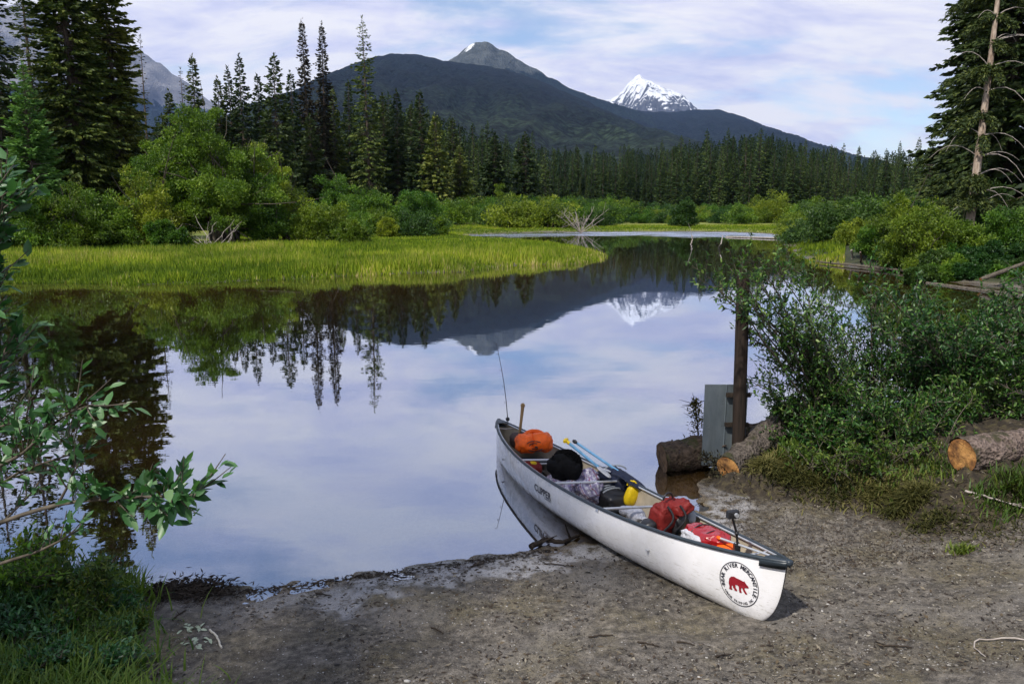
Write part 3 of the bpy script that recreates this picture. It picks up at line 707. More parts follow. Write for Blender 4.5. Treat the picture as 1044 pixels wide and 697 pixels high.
for k in range(300):
    px = 372 + 600 * (k + r.random()) / 300 if k % 2 else 372 + 600 * r.random()
    D = 188 + 60 * r.random() ** 1.3 if px < 900 else 150 + 80 * r.random()
    cand.append((px, D, float(np.interp(px, env[:, 0], env[:, 1])) + r.choice([-4, 3, 8, 14, 24, 34], p=[.10, .16, .24, .25, .15, .10]) + r.normal() * 4))
xs_f = np.array([ray(p, 207)[0] / ray(p, 207)[1] * D for p, D, _ in cand]); zs_f = ground(xs_f, np.array([c[1] for c in cand]))
used = set()
for k, (px, D, ty) in enumerate(cand):
    j = int(r.integers(7)); loc = (xs_f[k], D, zs_f[k] - .2)
    h = max(9, at(px, ty, D)[2] - loc[2]); s = h / 24; w = s * (.8 + .45 * r.random())
    if j not in used:
        used.add(j); o = fproto[j]; o.location = tuple(float(c) for c in loc); o.rotation_euler = (0, 0, r.random() * 6); o.scale = (w, w, s)
    else: dup(fproto[j], loc, r.random() * 6, (w, w, s))
# the rest of the wood as one mass of small conifers
def woods():
    mb = MB(); tr = MB(); protos = []
    for i in range(5):
        c, _t = conifer_parts(22, 3.2, 300 + i, lv=34, nb=6, ns=5, droop=.4, pw=.75, base=.05, size=2.2, gap=.08, wsp=.5)
        protos.append((np.concatenate(c.v), np.concatenate(c.f), np.concatenate(c.r)))
    n = 1500; px = -350 + 1750 * r.random(n); D = 245 + 330 * r.random(n) ** 1.2
    L = px < 330; D = np.where(L, 150 + 200 * r.random(n), D)
    x = (px - 522) / FPX * D; z = ground(x, D)
    for k in range(n):
        V, F, Rr = protos[k % 5]; a = r.random() * 6.28; c, s_ = math.cos(a), math.sin(a)
        if L[k]: ty = 118 + 30 * r.random() if px[k] > 150 else 70 + 60 * r.random()
        else: ty = float(np.interp(px[k], env[:, 0], env[:, 1])) + 3 + 9 * r.random()
        cy = CAM_H + D[k] * math.tan(math.atan((348.5 - ty) / FPX) - PITCH) - z[k]
        s = min(max(8, cy), 34) / 22
        W = np.stack([(V[:, 0] * c - V[:, 1] * s_) * s + x[k], (V[:, 0] * s_ + V[:, 1] * c) * s + D[k], V[:, 2] * s + z[k]], -1)
        mb.add(W, F, 0, Rr)
    o = mb.build('forest', M['forest']); tag(o, 'mass of dark conifers filling the forest behind its front trees', 'forest', kind='stuff')
woods()

# ------- shrubs on the far shores
tall = place(224, 61); fo, st = shrub_parts(12.5, 6.9, 501, nclump=340, nleaf=240, leaf=.19, spread=.095, base=.16, stems=30)
o = thing('willow_tree', 'tall rounded willow with tangled grey stems above the sedge left of centre', 'willow', tall)
st.build('stem', M['stem'], o, True, world=False); fo.build('foliage', M['willow'], o, world=False)
hs = [(172, 60, 80, 4.2, 'willow', 'leafy willow leaning against the left of the tall rounded willow', 'willow_tree'), (282, 64, 116, 4.0, 'willow_y', 'pale topped willow behind the right shoulder of the tall rounded willow', 'willow_tree'),
      (150, 56, 150, 3.6, 'willow_y', 'round green shrub below the tall spruce left of the big willow', 'shrub'),
      (112, 54, 170, 3.2, 'willow', 'wide leafy shrub at the foot of the massive spruce', 'shrub'),
      (70, 52, 174, 3.4, 'willow_y', 'yellow green shrub near the left edge beneath the young spruce', 'shrub'),
      (30, 51, 176, 3.4, 'willow', 'shrub at the far left behind the sedge', 'shrub'),
      (-20, 50, 180, 3.5, 'willow', 'shrub cut by the left edge of the photo', 'shrub'),
      (168, 52, 218, 1.7, 'willow', 'low bright bush at the foot of the tall willow, left side', 'shrub'),
      (268, 62, 152, 3.6, 'willow', 'dense green willow bulging from the right of the tall willow', 'shrub'),
      (330, 62, 192, 3.3, 'willow_y', 'soft yellow green bush right of the tall willow standing in sedge', 'shrub'),
      (358, 58, 224, 1.8, 'willow_y', 'small soft bush in the sedge below the round willow', 'shrub'),
      (346, 92, 164, 3.6, 'willow', 'round green willow below the dead spires', 'shrub'),
      (385, 88, 180, 4.0, 'willow', 'bright green willow below the tallest spruce', 'shrub'),
      (425, 90, 186, 4.2, 'willow', 'wide willow at the left end of the far shrub belt', 'shrub'),
      (518, 135, 180, 3.0, 'willow_y', 'pale yellow shrub standing above the far shrub belt', 'shrub'),
      (394, 74, 216, 1.6, 'willow_y', 'small bush on the sedge edge below the bright willow', 'shrub'),
      (445, 80, 222, 1.5, 'willow', 'small round bush at the left end of the far pool', 'shrub'),
      (699, 104, 196, 2.4, 'willow_d', 'round dark green willow standing alone on the far meadow', 'shrub'),
      (790, 125, 192, 4.4, 'willow_y', 'broad domed willow right of the lone round one on the meadow', 'shrub')]
for i, (px, D, ty, rx, m, lab, nm) in enumerate(hs):
    l = place(px, D); h = hfor(px, ty, D, l)
    shrub(nm, lab, l, h, rx, 520 + i, m, nclump=150, nleaf=150, leaf=.16 if D < 75 else .2, spread=.15 if D < 75 else .17, base=.08, stems=10, cat='willow' if nm == 'willow_tree' else 'shrub')
protos = []
for i in range(8):
    o = shrub('willow_shrub', 'leafy green willow in the low shrub belt between lake and forest', (0, 0, 0), 4.2, 3.3, 600 + i, ['willow', 'willow_y', 'willow', 'willow_d'][i % 4], group='willows of the far shrub belt', nclump=80, nleaf=80, leaf=.24, spread=.22, base=.06, stems=8)
    protos.append(o)
used = set(); r = np.random.default_rng(9)
belt = []
for k in range(210):
    px = 395 + 540 * r.random(); D = 98 + 75 * r.random()
    if px > 640 and D < 118: D += 22
    if px > 805: D = 62 + 85 * r.random()
    belt.append((px, D))
for k in range(34): belt.append((-60 + 500 * r.random(), 72 + 40 * r.random()))
for k in range(26): belt.append((840 + 110 * r.random(), 52 + 20 * r.random()))
bx = np.array([(p - 522) / FPX * D for p, D in belt]); bd = np.array([b[1] for b in belt]); bz = ground(bx, bd)
for k, (px, D) in enumerate(belt):
    if bz[k] < .03: continue
    j = int(r.integers(8)); s = (.7 + .55 * r.random()) * (1.0 if D > 90 else .7)
    if px > 640 and D > 110: s *= .72
    loc = (bx[k], D, bz[k] - .1)
    if j not in used:
        used.add(j); o = protos[j]; o.location = tuple(float(c) for c in loc); o.scale = (s * 1.1, s * 1.1, s)
    else: dup(protos[j], loc, r.random() * 6, (s * 1.1, s * 1.1, s))

# ------- shrubs on the right bank
rb = [(925, 40, 168, 1.9, 'willow_y', 'pale leafed shrub at the left of the right bank thicket'), (950, 38, 198, 2.6, 'willow_y', 'wide yellow green shrub on the right bank above the driftwood'),
      (985, 39, 215, 2.2, 'willow', 'green shrub on the right bank below the leaning trunk'), (1030, 38, 210, 2.4, 'willow', 'green shrub on the right bank below the big spruce'),
      (905, 42, 222, 1.6, 'willow', 'low green shrub at the left tip of the right bank'), (1085, 38, 200, 2.8, 'willow_d', 'shrub on the right bank cut by the right edge'),
      (1005, 47, 180, 2.8, 'willow_d', 'dark shrub behind the leaning trunk on the right bank'), (880, 50, 222, 1.9, 'willow_y', 'low rounded bush where the meadow meets the right bank'),
      (850, 58, 226, 2.0, 'willow', 'small bush by the grassy point right of the far pool'), (935, 52, 185, 2.4, 'willow_d', 'dark green shrub behind the pale leafed one on the right bank'),
      (965, 35.5, 252, 1.2, 'willow_d', 'low dark bush overhanging the driftwood on the right bank'), (1015, 35, 248, 1.5, 'willow_d', 'low bush at the water below the big right spruce'),
      (1045, 33, 262, 1.6, 'willow_d', 'low dark bush at the right edge of the photo above the sunken log'), (990, 36.5, 245, 1.5, 'willow', 'low bush between two dark ones on the right bank'), (1075, 35, 235, 2.0, 'willow_d', 'bush just outside the right edge on the far bank'), (1020, 33.6, 264, 1.3, 'willow_d', 'low bush hanging over the sunken log near the right edge'), (985, 35, 262, 1.0, 'willow', 'small bright bush behind the broken grey log on the right bank'),
      (952, 34.2, 270, 1.0, 'willow_d', 'low dark waterside bush at the left end of the sunken log'), (972, 33.9, 268, 1.0, 'willow', 'small waterside bush, second from the left end of the sunken log'), (995, 33.6, 268, 1.1, 'willow_d', 'dark waterside bush above the middle of the sunken log'), (1040, 32.6, 268, 1.1, 'willow', 'small waterside bush close to the right edge above the sunken log'), (1062, 32.4, 262, 1.3, 'willow_d', 'dark waterside bush cut by the right edge')]
for i, (px, D, ty, rx, m, lab) in enumerate(rb):
    l = place(px, D); h = max(.5, hfor(px, ty, D, l))
    shrub('shrub', lab, l, h, rx, 700 + i, m, nclump=150, nleaf=160, leaf=.13, spread=.17, base=.05, stems=12)

# ------- sedge
def sedge():
    r = np.random.default_rng(3); mb = MB(); n = 330000
    px = -150 + 1010 * r.random(n); D = 31.5 + 81 * r.random(n) ** 1.6
    x = (px - 522) / FPX * D; z, s, _, _ = ground(x, D, True)
    k = (s > -.35) & (s < 24); x, D, z, s = x[k], D[k], z[k], s[k]; n = len(x)
    patch = fbm(np.stack([x, D], -1), .12, 3, 5); fine = fbm(np.stack([x, D], -1), .9, 3, 15); k = (fine > -.5 - .9 * s) | (s > .9); x, D, z, s, patch, fine = x[k], D[k], z[k], s[k], patch[k], fine[k]; n = len(x)
    hh = .85 * (.34 + .32 * r.random(n) + .35 * patch + .30 * fine) * (.55 + .45 * sstep(-.3, 2.0, s)) * (1 - .6 * sstep(52, 70, D)) * np.where(s < 0, .75, 1)
    lean = r.normal(size=(n, 2)) * .16
    Dr = norm(np.stack([lean[:, 0], lean[:, 1], np.ones(n)], -1)); az = r.normal(size=n) * .7
    S = np.stack([np.cos(az), np.sin(az), 0 * az], -1)
    mb.kites(np.stack([x, D, z - .02], -1), Dr, S, hh, .035 + .0006 * D, rnd=np.clip(.42 + .55 * patch + .35 * fine + .24 * r.normal(size=n), 0, .9) + .1 * (r.random(n) < .06 + .5 * sstep(.8, -.3, s)), mid=.25)
    o = mb.build('sedge_grass', M['sedge']); tag(o, 'bright yellow green sedge fringing the far side of the lake', 'sedge', kind='stuff')
sedge()

exec_near = True
# ------------------------------------------------------------------ CANOE
CL = 2.72
def hull(u, a, B0=.472, off=0.0):
    """u -1..1 along, a 0..1 keel to gunwale; returns half-breadth point (x, y>0, z)"""
    s = np.abs(u); L = CL - off * .5
    B = (B0 - off) * np.maximum(1 - s ** 2.063, 0) ** .78 + .006
    zs = .413 + np.where(u > 0, .174, .169) * s ** 2.4; zk = off + .02 * s ** 3
    t = a * PI / 2
    e1 = .378 + .422 * s ** 3
    w = np.sin(t) ** e1 * (1 + .05 * np.sin(t * 2) * (1 - s)); zf = 1 - np.cos(t) ** 1.15
    x = np.sign(u) * L * (s - (s ** 10 * .012 * (1 - zf) + s ** 18 * .065 * (1 - zf) ** 4))
    z = zk + (zs - zk) * zf
    return np.stack(np.broadcast_arrays(x, B * w, z), -1)
# bow (near) and stern (far): tips seen at (803,572) and (508,428)
bow = U(803, 573, .697); stern = U(508.5, 428.5, .38); HEEL = R(-7.2); za2 = np.array([0, 0, 1.0])
for _ in range(4):
    bow0 = bow - za2 * .587; stern0 = stern - za2 * .582; ax = bow0 - stern0; Lc = np.linalg.norm(ax)
    xa = norm(ax); ya = norm(np.cross([0, 0, 1.0], xa)); za = np.cross(xa, ya)
    ya2 = ya * math.cos(HEEL) + za * math.sin(HEEL); za2 = -ya * math.sin(HEEL) + za * math.cos(HEEL)
sc_c = Lc / (2 * CL); org = (bow0 + stern0) / 2
print('canoe length', Lc)
CM = Matrix(((xa[0], ya2[0], za2[0], org[0]), (xa[1], ya2[1], za2[1], org[1]), (xa[2], ya2[2], za2[2], org[2]), (0, 0, 0, 1))) @ Matrix.Scale(sc_c, 4)
CMn = np.array(CM); CMi = CM.inverted()
def c2w(p): p = np.asarray(p, float); return (CMn[:3, :3] @ p.T).T + CMn[:3, 3]
canoe = thing('canoe', 'white canoe with dark gunwales drawn half onto the muddy shore, loaded with gear', 'canoe')
canoe.matrix_world = CM
M['gel'] = None
def hullmat():
    t = NT('white hull'); co = t.coord('Object'); x, y, z = t.xyz(co)
    c = t.mix(t.mr(t.noise(3, 6, .6, co), .35, .7), (.80, .79, .81), (.70, .69, .68))
    scr = t.noise(30, 5, .7, t.mapping(co, (.25, 1, 2.5)))
    c = t.mix(t.math('MULTIPLY', t.mr(scr, .56, .66), t.mr(z, .42, .04)), c, (.34, .32, .27)); sc2 = t.noise(7, 6, .75, t.mapping(co, (.5, 1, 6))); c = t.mix(t.mr(sc2, .645, .665, 0, .55), c, (.30, .29, .27))
    c = t.mix(t.math('MULTIPLY', t.mr(t.noise(9, 5, .7, co), .40, .62), t.mr(z, .16, 0, 0, .8)), c, (.30, .27, .21))
    return t.done(t.bsdf(c, t.mr(t.noise(8, 4, .5, co), .3, .7, .18, .36), .5, normal=t.bump(t.noise(4, 3, .5, co), .12, .02), coat=.3))
M['hull'] = hullmat()
M['liner'] = simple('tan canoe inside', (.42, .36, .27), .55, .4, var=.2, scale=8)
M['gunwale'] = simple('dark slate gunwale', (.025, .035, .045), .4, .5, var=.2)
M['alu'] = simple('brushed aluminium', (.62, .63, .65), .35, .5, .6, var=.1)
uu = np.sin(np.linspace(-PI / 2, PI / 2, 121)); aa = np.linspace(0, 1, 25)
def skin(off):
    A, Uu = np.meshgrid(aa, uu); P = hull(Uu, A, off=off); Q = P.copy(); Q[..., 1] *= -1
    return np.concatenate([Q[:, ::-1], P[:, 1:]], 1)
mb = MB(); mb.sheet(skin(0)); mb.tube([(0,0,0),(0,0,.001)], .0001, 3) if False else None
hull_o = mb.build('hull', M['hull'], canoe, True, world=False)
mb = MB(); mb.sheet(skin(.012), flip=True); mb.build('liner', M['liner'], canoe, True, world=False)
for s in (-1, 1):
    e = hull(uu, np.ones_like(uu)); e[:, 1] *= s; e[:, 2] += .004; e[:, 1] += s * .004
    mb = MB(); mb.tube(e, .017, 8); mb.build('gunwale', M['gunwale'], canoe, True, world=False)
    us = uu[(uu > -.97) & (uu < .97)]
    e = hull(us, np.full_like(us, .985), off=.012); e[:, 1] = (e[:, 1] - .012) * s
    e[:, 2] += .004; mb = MB(); mb.tube(e, .010, 6); mb.build('inner_rail', M['alu'], canoe, True, world=False)
for sg in (-1, 1):   # end caps
    us = np.linspace(.935, 1.0, 12) * sg; E = hull(us, np.ones_like(us)); n = 12; w = np.linspace(-1, 1, 9)
    P = np.zeros((n, 9, 3))
    for i in range(n):
        P[i, :, 0] = E[i, 0] + sg * .012; P[i, :, 1] = w * (E[i, 1] + .02); P[i, :, 2] = E[i, 2] + .024 - .030 * np.abs(w) ** 3
    Q = P.copy(); Q[..., 2] -= .035 + .012
    mb = MB(); ring = np.concatenate([P, Q[:, ::-1], P[:, :1]], 1); mb.sheet(ring)
    tipc = np.vstack([ring[-1, :-1], ring[-1].mean(0)[None]]); m = len(tipc) - 1; mb.add(tipc, [(i, (i + 1) % m, m) for i in range(m)])
    mb.lump(E[-1] + [sg * .008, 0, .0], (.030, .030, .026), e=.8)
    mb.build('deck_cap', M['gunwale'], canoe, True, world=False)
# thwarts found on the near gunwale
def gun_u(px, py, side=-1):
    best = None
    for u in np.linspace(-.99, .99, 400):
        p = hull(np.array([u]), np.array([1.0]))[0]; p[1] *= side; q = proj(c2w(p)); d = (q[0] - px) ** 2 + .3 * (q[1] - py) ** 2
        if best is None or d < best[0]: best = (d, u)
    return best[1]
THW = [gun_u(529, 467), gun_u(561, 491), gun_u(609, 517)]
print('thwarts', THW, [proj(c2w(hull(np.array([u]), np.array([1.0]))[0])) for u in THW])
for u in THW:
    p = hull(np.array([u]), np.array([1.0]))[0]; a = p * [1, -1, 1] - [0, 0, .018]; b = p - [0, 0, .018]
    mb = MB(); mb.tube(np.linspace(a, b, 5), .014, 8)
    for q in (a, b): mb.box(q + [0, 0, -.005], (.05, .012, .05), bev=.003)
    mb.build('thwart', M['alu'], canoe, True, world=False)
for u, nm in ((-.90, 'carry_handle'), (.86, 'carry_handle')):
    p = hull(np.array([u]), np.array([1.0]))[0]; mb = MB(); t = np.linspace(-1, 1, 9)
    mb.tube(np.stack([p[0] + 0 * t, p[1] * t, p[2] - .01 - .015 * (1 - t ** 2)], -1), .009, 8); mb.build(nm, M['deadwood'] if u < 0 else M['alu'], canoe, True, world=False)
def seat(u):
    p = hull(np.array([u]), np.array([.8]))[0]; mb = MB(); w = p[1]
    for dx in (-.12, .12): mb.tube([(p[0] + dx, -w, .26), (p[0] + dx, w, .26)], .012, 8)
    mb.build('seat_frame', M['alu'], canoe, True, world=False)
    mb = MB(); mb.box((p[0], 0, .276), (.24, w * 1.55, .02), bev=.006); mb.build('seat', M['gunwale'], canoe, True, world=False)
seat(-.62); seat(.50)
# decals
bmh = bmesh.new(); bmh.from_mesh(hull_o.data); BV = BVHTree.FromBMesh(bmh); bmh.free()
def side_pt(x, z, lift=.002):
    h = BV.ray_cast(Vector((x, -3, z)), Vector((0, 1, 0)))
    if h[0] is None: return np.array([x, -.02, z])
    n = h[1] if h[1].y < 0 else -h[1]
    return np.array(h[0] + n * lift)
def cam_hit(px, py):
    o = CMi @ Vector((0, 0, CAM_H)); d = (CMi.to_3x3() @ Vector(ray(px, py))).normalized()
    h = BV.ray_cast(o, d); return h[0]
def text_mesh(txt, size, bold=.0):
    cu = bpy.data.curves.new('lettering', 'FONT'); cu.body = txt; cu.size = size; cu.align_x = 'CENTER'; cu.offset = bold; cu.resolution_u = 3
    o = bpy.data.objects.new('lettering', cu); COL.objects.link(o); bpy.context.view_layer.update()
    me = bpy.data.meshes.new_from_object(o.evaluated_get(bpy.context.evaluated_depsgraph_get()))
    V = np.array([v.co[:] for v in me.vertices]); F = [list(p.vertices) for p in me.polygons]
    bpy.data.objects.remove(o); bpy.data.curves.remove(cu); bpy.data.meshes.remove(me)
    return V, F
def add_poly(mb, V, F):
    first = True; base = mb.n
    by = {}
    for f in F: by.setdefault(len(f), []).append(f)
    for k, fs in by.items():
        if first: mb.add(V, fs); first = False
        else: mb.f.append(np.asarray(fs, np.int64) + base); mb.m.append(np.zeros(len(fs), np.int32))
M['ink'] = simple('black decal', (.03, .03, .04), .5, .3, var=.1); M['bear_red'] = simple('red decal', (.24, .012, .02), .5, .3, var=.15)
dc = cam_hit(753, 595); print('decal', dc)
if dc is not None:
    cx, cz = dc.x, dc.z; RD = .162
    mb = MB(); th = np.linspace(0, 2 * PI, 73)
    for r0, r1 in ((RD, RD - .006),):
        A = np.array([side_pt(cx + r0 * math.cos(t), cz + 1.08 * r0 * math.sin(t), .004) for t in th]); B_ = np.array([side_pt(cx + r1 * math.cos(t), cz + 1.08 * r1 * math.sin(t), .004) for t in th])
        mb.sheet(np.stack([A, B_], 0))
    def arc(txt, rr, size, a0, a1, inward, bold):
        n = len(txt)
        for i, ch in enumerate(txt):
            if ch == ' ': continue
            a = a0 + (a1 - a0) * (i + .5) / n
            V, F = text_mesh(ch, size, bold)
            if len(V) == 0: continue
            rot = a - PI / 2 if not inward else a + PI / 2
            c, s = math.cos(rot), math.sin(rot)
            X_ = V[:, 0] * c - V[:, 1] * s + math.cos(a) * rr; Z_ = (V[:, 0] * s + V[:, 1] * c + math.sin(a) * rr) * 1.08
            W = np.array([side_pt(cx + x, cz + z, .004) for x, z in zip(X_, Z_)]); add_poly(mb, W, F)
    arc('BEAR RIVER MERCANTILE', RD - .040, .040, R(203), R(-23), False, .0018)
    arc('CANOE TRIPPING INC', RD - .016, .024, R(214), R(326), True, .0008)
    for a in (R(207), R(-27)):
        ps = [side_pt(cx + (RD - .025) * math.cos(a) + .004 * math.cos(t), cz + (RD - .025) * math.sin(a) + .004 * math.sin(t), .004) for t in np.linspace(0, 2 * PI, 9)[:-1]]
        add_poly(mb, np.array(ps), [list(range(8))])
    mb.build('emblem', M['ink'], canoe, world=False)
    bear = [(-.97, -.05), (-.92, .28), (-.72, .50), (-.46, .57), (-.2, .50), (.1, .46), (.34, .42), (.48, .36), (.55, .45), (.64, .36), (.76, .22), (.96, .08), (1.0, -.03), (.92, -.11), (.72, -.12), (.60, -.18), (.66, -.36), (.84, -.56), (.86, -.68), (.66, -.68), (.48, -.44), (.38, -.24), (.30, -.24), (.26, -.46), (.34, -.60), (.30, -.70), (.10, -.70), (.06, -.46), (.04, -.20),
            (-.1, -.12), (-.3, -.14), (-.27, -.36), (-.12, -.56), (-.14, -.68), (-.36, -.68), (-.52, -.44), (-.57, -.27), (-.66, -.32), (-.67, -.48), (-.60, -.62), (-.68, -.70), (-.93, -.68), (-.90, -.42), (-.97, -.22)]
    tri = tessellate_polygon([[Vector((x, y, 0)) for x, y in bear]])
    W = np.array([side_pt(cx + x * .084, cz + (y * 1.1 - .0 + .06 * x) * .082, .0045) for x, y in bear])
    mb = MB(); mb.add(W, [list(t) for t in tri]); mb.build('bear_emblem', M['bear_red'], canoe, world=False)
tc = cam_hit(553, 501); print('text', tc)
if tc is not None:
    V, F = text_mesh('CLIPPER', .105, .003); mb = MB()
    W = np.array([side_pt(tc.x + x * 1.15, tc.z - .035 + z, .004) for x, z, _ in V]); add_poly(mb, W, F)
    V, F = text_mesh('CANOES', .03, .0005); W = np.array([side_pt(tc.x + .12 + x * 1.3, tc.z - .065 + z, .004) for x, z, _ in V]); add_poly(mb, W, F)
    mb.build('lettering', M['ink'], canoe, world=False)
for nm, (u, a_) in {'bow keel': (.97, 0), 'near mid': (0, 1), 'near q': (.5, 1), 'near -q': (-.5, 1)}.items():
    p = hull(np.array([float(u)]), np.array([float(a_)]))[0]; p[1] *= -1; print(nm, proj(c2w(p)), c2w(p)[2], 'ground', gz(*c2w(p)[:2]))

# ------------------------------------------------------------------ GEAR IN THE CANOE
def rotz(a): c, s = math.cos(a), math.sin(a); return np.array([[c, -s, 0], [s, c, 0], [0, 0, 1.0]])
def rotx(a): c, s = math.cos(a), math.sin(a); return np.array([[1, 0, 0], [0, c, -s], [0, s, c]])
def roty(a): c, s = math.cos(a), math.sin(a); return np.array([[c, 0, s], [0, 1, 0], [-s, 0, c]])
def cloth(name, col, rough=.7, bump=.4, spec=.3, coat=0, var=.2):
    t = NT(name); co = t.coord('Object'); n = t.noise(14, 5, .6, co, .8)
    w = t.noise(300, 2, .5, co)
    c = t.mix(t.mr(n, .3, .7), tuple(x * (1 - var) for x in col), tuple(min(1, x * (1 + var)) for x in col))
    return t.done(t.bsdf(c, rough, spec, normal=t.bump(t.math('ADD', n, t.math('MULTIPLY', w, .05)), bump, .02), coat=coat))
M['grass_d'] = leafmat('shaded bank grass', [(0, (.02, .06, .012)), (.5, (.055, .13, .018)), (1, (.15, .22, .035))], .35, .5, .3, .1)
M['orange'] = cloth('orange nylon', (.95, .13, .01), .5)
M['black_fab'] = cloth('black fleece', (.008, .008, .009), .95, 1.0, .1)
M['navy'] = cloth('navy nylon', (.010, .014, .035), .5)
M['red_fab'] = cloth('dark red nylon', (.16, .012, .010), .6, .6)
M['red_gloss'] = cloth('glossy red vinyl', (.30, .006, .009), .22, .5, .6, .5)
M['yellow'] = cloth('yellow plastic', (.72, .50, .01), .4, .3)
M['white_fab'] = cloth('white plastic bag', (.5, .5, .54), .5, .8)
M['grey_fab'] = cloth('grey webbing', (.25, .27, .30), .7)
M['blue_shaft'] = simple('light blue shaft', (.13, .33, .55), .35, .5)
M['blk'] = simple('black plastic', (.015, .015, .017), .4, .5)
M['wood'] = barkmat('varnished wood', (.20, .12, .05), (.38, .26, .13), 10, None, (1, 1, .3), .002)
def plaidmat():
    t = NT('plaid cotton'); co = t.coord('Object'); x, y, z = t.xyz(t.mapping(co, (1, 1, 1), (R(20), R(30), R(25))))
    def st(v, s, th): return t.mr(t.math('ABSOLUTE', t.math('SUBTRACT', t.math('FRACT', t.math('MULTIPLY', v, s)), .5)), th, th + .03, 1, 0)
    c = t.mix(t.math('MULTIPLY', st(x, 22, .16), .6), (.62, .60, .66), (.13, .10, .22)); c = t.mix(t.math('MULTIPLY', st(y, 22, .16), .6), c, (.16, .12, .26))
    c = t.mix(t.math('MULTIPLY', st(x, 11, .03), .8), c, (.30, .06, .10)); c = t.mix(t.math('MULTIPLY', st(z, 22, .1), .5), c, (.25, .2, .4))
    return t.done(t.bsdf(c, .85, .2, normal=t.bump(t.noise(18, 4, .6, co), .6, .02)))
M['plaid'] = plaidmat()
ang = math.atan2(xa[1], xa[0])          # canoe heading
RZ = rotz(ang)

# orange life jacket
p = U(544.5, 454, .38); o = thing('life_jacket', 'puffy bright orange life jacket lying in the stern of the canoe', 'life jacket', p)
def puff(P):
    Q = P.copy(); g = 1 - .16 * np.exp(-(np.sin(P[..., 0] * 4.2) / .22) ** 2); Q[..., 2] = P[..., 2] * g; Q[..., 1] *= 1 - .06 * np.exp(-(np.sin(P[..., 0] * 4.2) / .25) ** 2); return Q
for k, (dx, dy, sx, sy, a) in enumerate([(-.095, 0, .14, .20, .15), (.095, -.01, .14, .20, -.15)]):
    mb = MB(); mb.lump(p + [dx, dy, .03 + .015 * k], (sx * .93, sy * .93, .12), rotz(a) @ rotx(-.25), 50, 30, .65, .24, 12, k, fn=puff); mb.build('foam_panel', M['orange'], o, True)
mb = MB(); th = np.linspace(0, 2 * PI, 26); mb.tube(np.stack([p[0] + .11 * np.cos(th), p[1] - .02 + .10 * np.sin(th) * .8, p[2] + .135 + .035 * np.sin(th)], -1), .028, 8, rough=.2, rs=12); mb.build('collar', M['orange'], o, True)
for dz in (0, 1):
    mb = MB(); t_ = np.linspace(-1, 1, 20)[:, None]; a_ = np.linspace(0, 2 * PI, 20)[:, None]; mb.tube(p + np.hstack([(.11 - .05 * dz) * np.cos(a_), -.165 - .02 * np.sin(a_) * 0, .055 + (.065 - .03 * dz) * np.sin(a_)]) + [0, -.035 * (1 - dz * .2), 0], .006, 6); mb.build('strap', M['blk'], o, True)
mb = MB(); mb.box(p + [.02, -.21, .05], (.035, .02, .014), bev=.003); mb.build('buckle', M['blk'], o)

# black fleecy bundle
p = U(577, 475, .42); o = thing('fleece_bundle', 'round black fleecy bundle on top of the plaid shirt in the canoe', 'bundle', p)
mb = MB(); mb.lump(p, (.175, .16, .18), None, 40, 28, .8, .4, 8, 3); mb.build('body', M['black_fab'], o, True)
mb = MB(); q = 9000; r = np.random.default_rng(8); N_ = norm(r.normal(size=(q, 3))); P_ = p + N_ * np.array([.168, .152, .172]); mb.kites(P_, norm(N_ + r.normal(size=(q, 3)) * .8), norm(np.cross(N_, r.normal(size=(q, 3)))), .03, .012); mb.build('fleece_pile', M['black_fab'], o)
# plaid shirt
p = U(589, 501, .16); o = thing('plaid_shirt', 'crumpled white and purple plaid shirt lying under the black bundle', 'shirt', p)
mb = MB(); mb.lump(p + [-.14, .05, .05], (.24, .17, .10), RZ, 64, 34, .9, .75, 8, 5); mb.build('shirt_body', M['plaid'], o, True)
mb = MB(); mb.lump(p + [.14, -.10, .02], (.15, .11, .13), rotz(.4), 56, 32, .9, .75, 9, 6); mb.build('sleeve', M['plaid'], o, True)
mb = MB(); mb.lump(p + [.12, .13, .10], (.12, .09, .10), rotz(.8), 44, 26, .9, .7, 10, 7); mb.build('sleeve', M['plaid'], o, True)

# paddle with blue shaft
a = U(577, 449, .72); b = U(610, 476, .46); d = norm(b - a)
o = thing('paddle', 'paddle with pale blue shaft, yellow grip and white blade leaning in the canoe', 'paddle', a)
mb = MB(); mb.tube([a, a + (b - a) * .5, b], .016, 10); mb.build('shaft', M['blue_shaft'], o, True)
sd1 = norm(np.cross(d, [0, 0, 1])); mb = MB(); mb.tube([a - sd1 * .05, a - sd1 * .02 - d * .008, a + sd1 * .02 - d * .008, a + sd1 * .05], [.017, .02, .02, .017], 10); mb.tube([a, a + d * .05], [.018, .022], 8); mb.build('grip', M['yellow'], o, True)
mb = MB(); c_ = b + d * .08; rr = np.stack([d, sd1, np.cross(d, sd1)], 1); mb.lump(c_, (.10, .05, .010), rr, 30, 12, .8); mb.build('blade', M['white_fab'], o, True)
a = U(586, 450, .70); b = U(630, 480, .44); d = norm(b - a); o = thing('paddle', 'paddle with black grip and dark blue shaft behind the pale blue one', 'paddle', a)
mb = MB(); mb.tube([a, b], .015, 10); mb.build('shaft', M['blue_shaft'], o, True)
mb = MB(); mb.lump(a, (.045, .022, .022), RZ, 20, 12); mb.build('grip', M['blk'], o, True)
mb = MB(); rr = np.stack([d, sd1, np.cross(d, sd1)], 1); mb.lump(b + d * .15, (.22, .10, .012), rr, 30, 12, .8); mb.build('blade', M['navy'], o, True)

